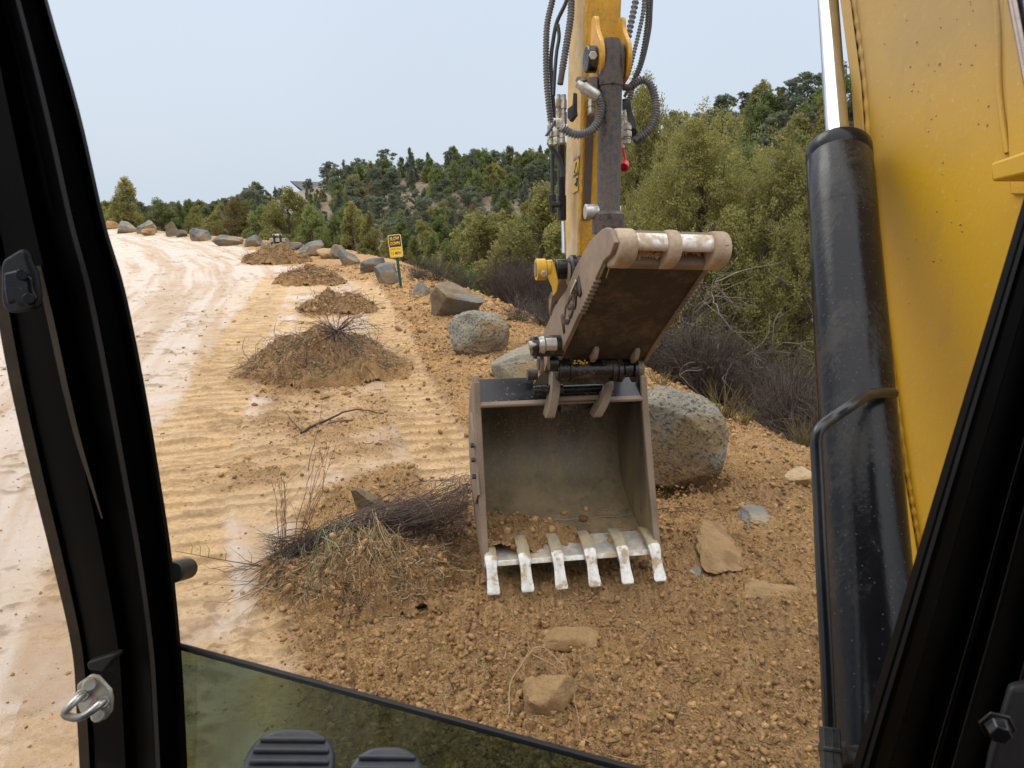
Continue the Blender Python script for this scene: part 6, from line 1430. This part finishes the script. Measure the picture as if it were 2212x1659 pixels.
# blobs of mud on the paint
mb = MB(); rgd = np.random.default_rng(8)
for _ in range(46):
    u, v = rgd.uniform(1890, 2150), abs(rgd.normal(150, 260)); 
    if v > 1000: continue
    p = bp_(u + v * .04, v, -.0005); s_ = rgd.uniform(.0007, .0019); vv = IV * (1 + rgd.uniform(-.3, .3, (len(IV), 1))) * s_ * np.array([1, 1, 1.3]) + p; mb.add(vv, [tuple(f_) for f_ in IF])
mb.build('mud_spots', M['tanmud'], boom, smooth=None)
# upper boom reaching over to the arm (above the frame)
up0 = bp_(1990, -240, .10); armtop = arm_x(0) + R * .09 + FW * .14; knee = np.array([(up0[0] * .55 + armtop[0] * .45), (up0[1] * .55 + armtop[1] * .45), 4.1])
pth = spline([up0 - UP * .05, up0 + UP * .5 + FW * .15, knee, armtop + UP * 1.15 - FW * .1, armtop + UP * .95 + FW * .12], 6); V = []
for i, p in enumerate(pth):
    h_ = .24 * (1 - .35 * i / len(pth)); t_ = unit(pth[min(i + 1, len(pth) - 1)] - pth[max(i - 1, 0)]); nn_ = unit(np.cross(R, t_))
    V += [p - R * .1 + nn_ * h_, p + R * .1 + nn_ * h_, p + R * .1 - nn_ * h_, p - R * .1 - nn_ * h_]
F = []
for k in range(len(pth) - 1):
    for j in range(4): F.append((k * 4 + j, k * 4 + (j + 1) % 4, k * 4 + 4 + (j + 1) % 4, k * 4 + 4 + j))
F += [(3, 2, 1, 0), tuple((len(pth) - 1) * 4 + j for j in range(4))]
MB().add(V, F).build('upper_boom', M['yellow'], boom, smooth=40, bevel=.005)
MB().prism([arm_x(0) + R * .02 + UP * z_ + FW * f_ for z_, f_ in ((-.02, 0), (1.05, -.02), (1.2, .12), (1.05, .30), (-.02, .27))], R * .14).build('arm_top', M['yellow_front'], arm, bevel=.005)

# ---- boom cylinder
bcy = bpy.data.objects.new('boom_cylinder', None); C.objects.link(bcy); bcy.parent = EX
ca = P(1811, 322, 1.34); cb_ = P(1898, 1560, .93); bcy.location = Vector(ca) - EX.location
cx = unit(cb_ - ca); Lb = np.linalg.norm(cb_ - ca); rb = .0572
MB().lathe(ca, cx, [(.0, .022), (.0, rb * .985), (.004, rb * 1.01), (.026, rb * 1.01), (.0285, rb * .985), (.031, rb * .985), (.033, rb), (Lb * .16, rb), (Lb * .1603, rb * .997), (Lb * .1612, rb * .997), (Lb * .1615, rb), (Lb + .25, rb)], 64).build('barrel', M['black_gloss'], bcy, smooth=30)
MB().cyl(ca + cx * .02, ca - cx * .75, .0205, 40).build('rod', M['chrome'], bcy)
MB().tube([ca + cx * .006 + np.array([math.cos(a) * .022, math.sin(a) * .022, 0]) for a in np.linspace(0, 6.28, 20)], .004, 6, False).build('rod_seal', M['seal'], bcy)
pd = .93
pp_ = [P(1930, 850, 1.06), P(1900, 849, 1.04), P(1870, 856, 1.02), P(1836, 878, .995), P(1800, 902, .99), P(1772, 925, .975), P(1763, 950, .97), P(1764, 985, .965), P(1768, 1060, .95), P(1776, 1245, .91), P(1785, 1420, .885), P(1792, 1580, .865)]
MB().tube(spline(pp_, 8), .0078, 20).build('hydraulic_pipe', M['black_semi'], bcy, smooth=60)
e0 = P(1792, 1572, .865); MB().lathe(e0, cx, [(0, .010), (0, .0125), (.022, .0125), (.022, .0135), (.026, .0135), (.026, .012), (.045, .013)], 8).build('pipe_nut', M['black_semi'], bcy, smooth=25, bevel=.001)
MB().tube(spline([P(1796, 1608, .86), P(1802, 1632, .86), P(1830, 1640, .875), P(1880, 1636, .89)], 6), .0155, 14).build('pipe_elbow', M['black_semi'], bcy)

# ================================================================== CAB (part of the excavator)
cab = bpy.data.objects.new('cab', None); C.objects.link(cab); cab.parent = EX; cab.location = Vector((0, 0, 1.0)) - EX.location
CR = unit([.94, -.342, 0]); CF = unit([.342, .94, 0])
def cabP(r, f, z): return EYE + CR * r + CF * f + UP * z
def loft(stations, prof, name, m, back=.06, smooth=30, bevel=0.0):
    """stations: (v, u_left, u_right, depth); prof: (fraction across, metres towards (-) or away (+) from the eye)"""
    V = []; nP = len(prof)
    for v, ul, ur, d in stations:
        for f, o in prof: V.append(P(ul + (ur - ul) * f, v, d + o))
        for f, o in reversed(prof): V.append(P(ul + (ur - ul) * f, v, d + back + max(o, 0)))
    S_ = 2 * nP; F = []
    for k in range(len(stations) - 1):
        for j in range(S_): F.append((k * S_ + j, k * S_ + (j + 1) % S_, (k + 1) * S_ + (j + 1) % S_, (k + 1) * S_ + j))
    F.append(tuple(range(S_))[::-1]); F.append(tuple(range((len(stations) - 1) * S_, len(stations) * S_)))
    return MB().add(V, F).build(name, m, cab, smooth=smooth, bevel=bevel)
def dens(st, n=6):
    p = spline([np.array([s[0], s[1], s[2]]) for s in st], n); dd = np.interp([q[0] for q in p], [s[0] for s in st], [s[3] for s in st]); return [(q[0], q[1], q[2], d) for q, d in zip(p, dd)]
LP = dens([(-420, -250, -10, .655), (0, -130, 103, .695), (240, -90, 172, .715), (475, -42, 226, .735), (625, -14, 270, .75), (830, 24, 312, .77), (1040, 72, 347, .80), (1200, 112, 371, .83), (1400, 157, 391, .88), (1550, 168, 400, .91), (1659, 174, 405, .93), (1950, 185, 418, 1.0)])
loft(LP, [(.0, .0), (.09, .0), (.092, .008), (.10, .008), (.14, .0), (.42, -.004), (.425, .012), (.60, .012), (.69, .002), (.70, -.012), (.755, -.014), (.77, .004), (.90, .010), (.97, .004), (1.0, .012)], 'front_pillar', M['cab'])
def strip(L0, f0, f1, o0, o1, name, m, v0=-1e9, v1=1e9, back=.004):
    st = [s for s in L0 if v0 <= s[0] <= v1]; V = []
    for v, ul, ur, d in st:
        a = ul + (ur - ul) * f0; b = ul + (ur - ul) * f1; V += [P(a, v, d + o0), P(b, v, d + o1), P(b, v, d + o1 + back), P(a, v, d + o0 + back)]
    F = []
    for k in range(len(st) - 1):
        for j in range(4): F.append((k * 4 + j, k * 4 + (j + 1) % 4, k * 4 + 4 + (j + 1) % 4, k * 4 + 4 + j))
    F += [(3, 2, 1, 0), tuple((len(st) - 1) * 4 + j for j in range(4))]
    return MB().add(V, F).build(name, m, cab, smooth=40)
strip(LP, -.01, .085, -.006, -.003, 'rubber_edge', M['seal'])
strip(LP, .705, .745, -.016, -.017, 'trim_ridge', M['cab_trim'])
gap = [(s[0], *(np.interp(s[0], [500, 830, 955, 1130], [60, 132, 163, 222]) + np.array([0, np.interp(s[0], [500, 700, 960, 1130], [10, 15, 12, 3])])), s[3]) for s in LP if 560 <= s[0] <= 1135]
strip(gap, 0, 1, -.008, -.008, 'rubber_edge', M['seal'])  # seal strip; its brown paints the ground reflected in it
RP = dens([(-420, 2470, 3000, .50), (-60, 2360, 2900, .51), (420, 2214, 2800, .53), (700, 2130, 2740, .545), (1040, 2027, 2660, .565), (1340, 1937, 2600, .59), (1659, 1841, 2520, .62), (1950, 1760, 2450, .65)])
loft(RP, [(.0, .010), (.025, .0), (.07, -.006), (.115, -.004), (.12, .006), (.24, .008), (.25, -.004), (.262, -.006), (.27, .002), (.30, .002), (.305, -.006), (.32, -.006), (.33, .004), (.44, .004), (.45, -.008), (.47, -.008), (.48, .0), (1, .0)], 'front_pillar', M['cab'], back=.07)
strip(RP, .250, .2535, -.0075, -.0075, 'trim_ridge', M['cab_trim']); strip(RP, .315, .3185, -.0085, -.0085, 'trim_ridge', M['cab_trim']); strip(RP, .035, .05, -.0035, -.006, 'trim_ridge', M['cab_trim'])
strip(RP, .452, .457, -.0105, -.0105, 'trim_ridge', M['cab_trim'], 900)
# grey plate with its bolt, low on the right pillar
MB().prism([P(u, v, .50) for u, v in ((2185, 1490), (2330, 1460), (2330, 1750), (2120, 1750), (2140, 1640))], CF * .01).build('grey_plate', M['cab_trim'], cab, bevel=.003)
c = P(2163, 1590, .485); MB().lathe(c, CF, [(0, .005), (0, .0070), (.009, .0078), (.009, .0115), (.011, .0115)], 6).build('plate_bolt', M['black_semi'], cab, smooth=25, bevel=.0008)
# strut at the top right
MB().cyl(P(2150, -260, .49), P(2262, 330, .515), .006, 20).build('gas_strut', M['chrome'], cab)
# sill corner below the left pillar and the black stub outside it
MB().prism([P(u, v, .83) for u, v in ((186, 1432), (247, 1412), (250, 1420), (222, 1452), (190, 1448))], CF * .012).build('striker_bracket', M['cab_trim'], cab, bevel=.002)
MB().cyl(P(372, 1236, .93), P(405, 1228, 1.0), .0145, 24).build('rubber_stop', M['hose'], cab, bevel=.003)
# zinc door striker
sp_ = [(165, 1480), (172, 1474), (192, 1460), (208, 1462), (236, 1492), (240, 1512), (238, 1540), (225, 1557), (205, 1555), (172, 1540), (165, 1520)]
st_o = MB().prism([P(u, v, .80) for u, v in sp_], CF * .005).build('door_striker', M['zinc'], cab, bevel=.0015)
stn = unit(EYE - P(200, 1510, .8)); mb = MB()
mb.tube(spline([P(178, 1502, .80), P(178, 1502, .80) + stn * .028, P(156, 1522, .80) + stn * .045, P(143, 1538, .80) + stn * .045, P(150, 1546, .80) + stn * .045, P(178, 1547, .80) + stn * .042, P(220, 1518, .80) + stn * .028, P(222, 1516, .80)], 5), .0042, 12)
o = mb.build('striker_loop', M['zinc'], cab, smooth=60)
for u, v in ((193, 1480), (212, 1545), (178, 1502), (222, 1516)): MB().lathe(P(u, v, .797), -stn, [(-.006, .0), (-.006, .006), (-.001, .0075), (0, .0075)], 14).build('striker_screw', M['zinc'], cab, smooth=35)
# black latch high on the left pillar
lat = [(0, 575), (6, 560), (30, 545), (45, 536), (56, 548), (62, 570), (72, 590), (80, 640), (78, 665), (60, 674), (20, 678), (4, 665), (0, 640)]
MB().prism([P(u, v, .71) for u, v in lat], CF * .008).build('door_latch', M['cab_trim'], cab, bevel=.003)
MB().prism([P(u, v, .700) for u, v in ((6, 590), (40, 583), (62, 600), (64, 625), (74, 648), (60, 662), (30, 650), (14, 660), (8, 630))], CF * .006).build('latch_hook', M['black_gloss'], cab, bevel=.002)
for u, v in ((47, 594), (62, 645)): MB().cyl(P(u, v, .695), P(u, v, .705), .0055, 16).build('latch_screw', M['black_gloss'], cab, bevel=.001)
# lower windscreen
g0 = P(372, 1397, .905); g1 = P(1340, 1662, .905)
den = np.cross(ray(1340, 1662)[:2], -CR[:2]); 
r_ = ray(1340, 1662); tt_ = (g0[2] - EYE[2]) / r_[2]; g1 = EYE + r_ * tt_; gd = unit(g1 - g0); g1 = g0 + gd * 1.02
gn = unit(np.cross(gd, UP)); gn = gn if gn[1] > 0 else -gn
dn = unit(-UP * 1.0 - gn * .04)
MB().prism([g0, g1, g1 + dn * .8, g0 + dn * .8], gn * .006).build('tinted_lower_windscreen', M['glass'], cab, smooth=None)
MB().tube([g0 + gn * .003 + UP * .001, g1 + gn * .003 + UP * .001], .0042, 8).build('windscreen_edge_seal', M['cab_trim'], cab)
# edge of the pane catching light at the corner
# foot pedals
def pedal(uc, vc, d, wpx, h, label):
    c = P(uc, vc, d); X_ = unit(R * .97 - UP * .14); N_ = unit(unit(EYE - c) * .55 + UP * .65); Y2 = unit(np.cross(N_, X_)); Y2 = Y2 if Y2[2] > 0 or Y2[1] > 0 else -Y2; w = wpx / FPX * d
    pts = rrect(w, h, min(w, h) * .42, 10)
    o = MB().prism([c + X_ * x + Y2 * y - N_ * .010 for x, y in pts], N_ * .012).build('foot_pedal', M['pedal'], cab, smooth=40, bevel=.005, seg=3)
    mb = MB()
    for k in range(6):
        y = h * (.34 - .135 * k); ww = w * (.5 - .06) * math.sqrt(max(.15, 1 - (abs(y) / (h * .56)) ** 2.5))
        mb.box(c + Y2 * y + N_ * .0035, X_, Y2, N_, ww * 2, h * .065, .005)
    r = mb.build('pedal_tread', M['pedal'], cab, smooth=30, bevel=.0022); 
    MB().cyl(c - N_ * .012, c - N_ * .012 - UP * .22, .010, 12).build('pedal_lever', M['cab'], cab)
pedal(624, 1662, .73, 192, .085, ''); pedal(834, 1702, .72, 172, .085, '')
# shell behind and above the eye
def slab(rs, fs, zs, name, m=M['cab']):
    c = cabP((rs[0] + rs[1]) / 2, (fs[0] + fs[1]) / 2, (zs[0] + zs[1]) / 2); MB().box(c, CR, CF, UP, rs[1] - rs[0], fs[1] - fs[0], zs[1] - zs[0]).build(name, m, cab, bevel=.01)
slab((-.72, .55), (-.85, .55), (.36, .42), 'cab_roof'); slab((-.72, .55), (-.90, -.85), (-1.25, .42), 'cab_rear_wall')
slab((.50, .55), (-.85, .20), (-1.25, -.30), 'cab_side_panel'); slab((.50, .55), (-.85, -.70), (-.30, .36), 'rear_pillar'); slab((-.72, -.66), (-.85, -.70), (-1.25, .36), 'rear_pillar')
slab((-.72, .55), (-.85, .42), (-1.30, -1.22), 'cab_floor')
slab((-.22, .26), (-.62, -.14), (-.82, -.68), 'seat_cushion'); slab((-.22, .26), (-.70, -.58), (-.68, -.08), 'seat_backrest')

# lower works of the machine, below and behind the cab
def wbox(x, y, z, sx_, sy_, sz_, ax1, ax2): return MB().box(np.array([x, y, z]), ax1, ax2, UP, sx_, sy_, sz_)
c0 = EYE * 0 + CR * .20 - CF * .45; base = np.array([c0[0], c0[1], 0])
MB().box(base + UP * .68, CR, CF, UP, 1.7, 1.7, .32).build('body_frame', M['yellow'], EX, bevel=.03)
MB().box(base + CR * .05 - CF * 1.15 + UP * 1.15, CR, CF, UP, 1.7, .55, 1.1).build('counterweight', M['yellow'], EX, bevel=.08)
MB().box(bp_(1990, 1500, .10) * np.array([1, 1, 0]) + UP * .70 - FW * .10 + R * .06, R, FW, UP, .30, .40, .50).build('swing_bracket', M['black_semi'], EX, bevel=.03)
MB().box(bp_(1990, 1500, .10) * np.array([1, 1, 0]) + UP * 1.28 - FW * .08, R, FW, UP, .19, .34, .34).build('boom_foot', M['yellow'], boom, bevel=.03)
for s_ in (-.72, .72):
    pr = [(math.cos(a) * .24 + (.95 if math.cos(a) > 0 else -.95), math.sin(a) * .24 + .25) for a in np.linspace(-math.pi / 2, 1.5 * math.pi, 24, endpoint=False)]
    MB().prism([base + CR * (s_ - .19) + CF * f + UP * z for f, z in pr], CR * .38).build('track', M['hose'], EX, bevel=.01)
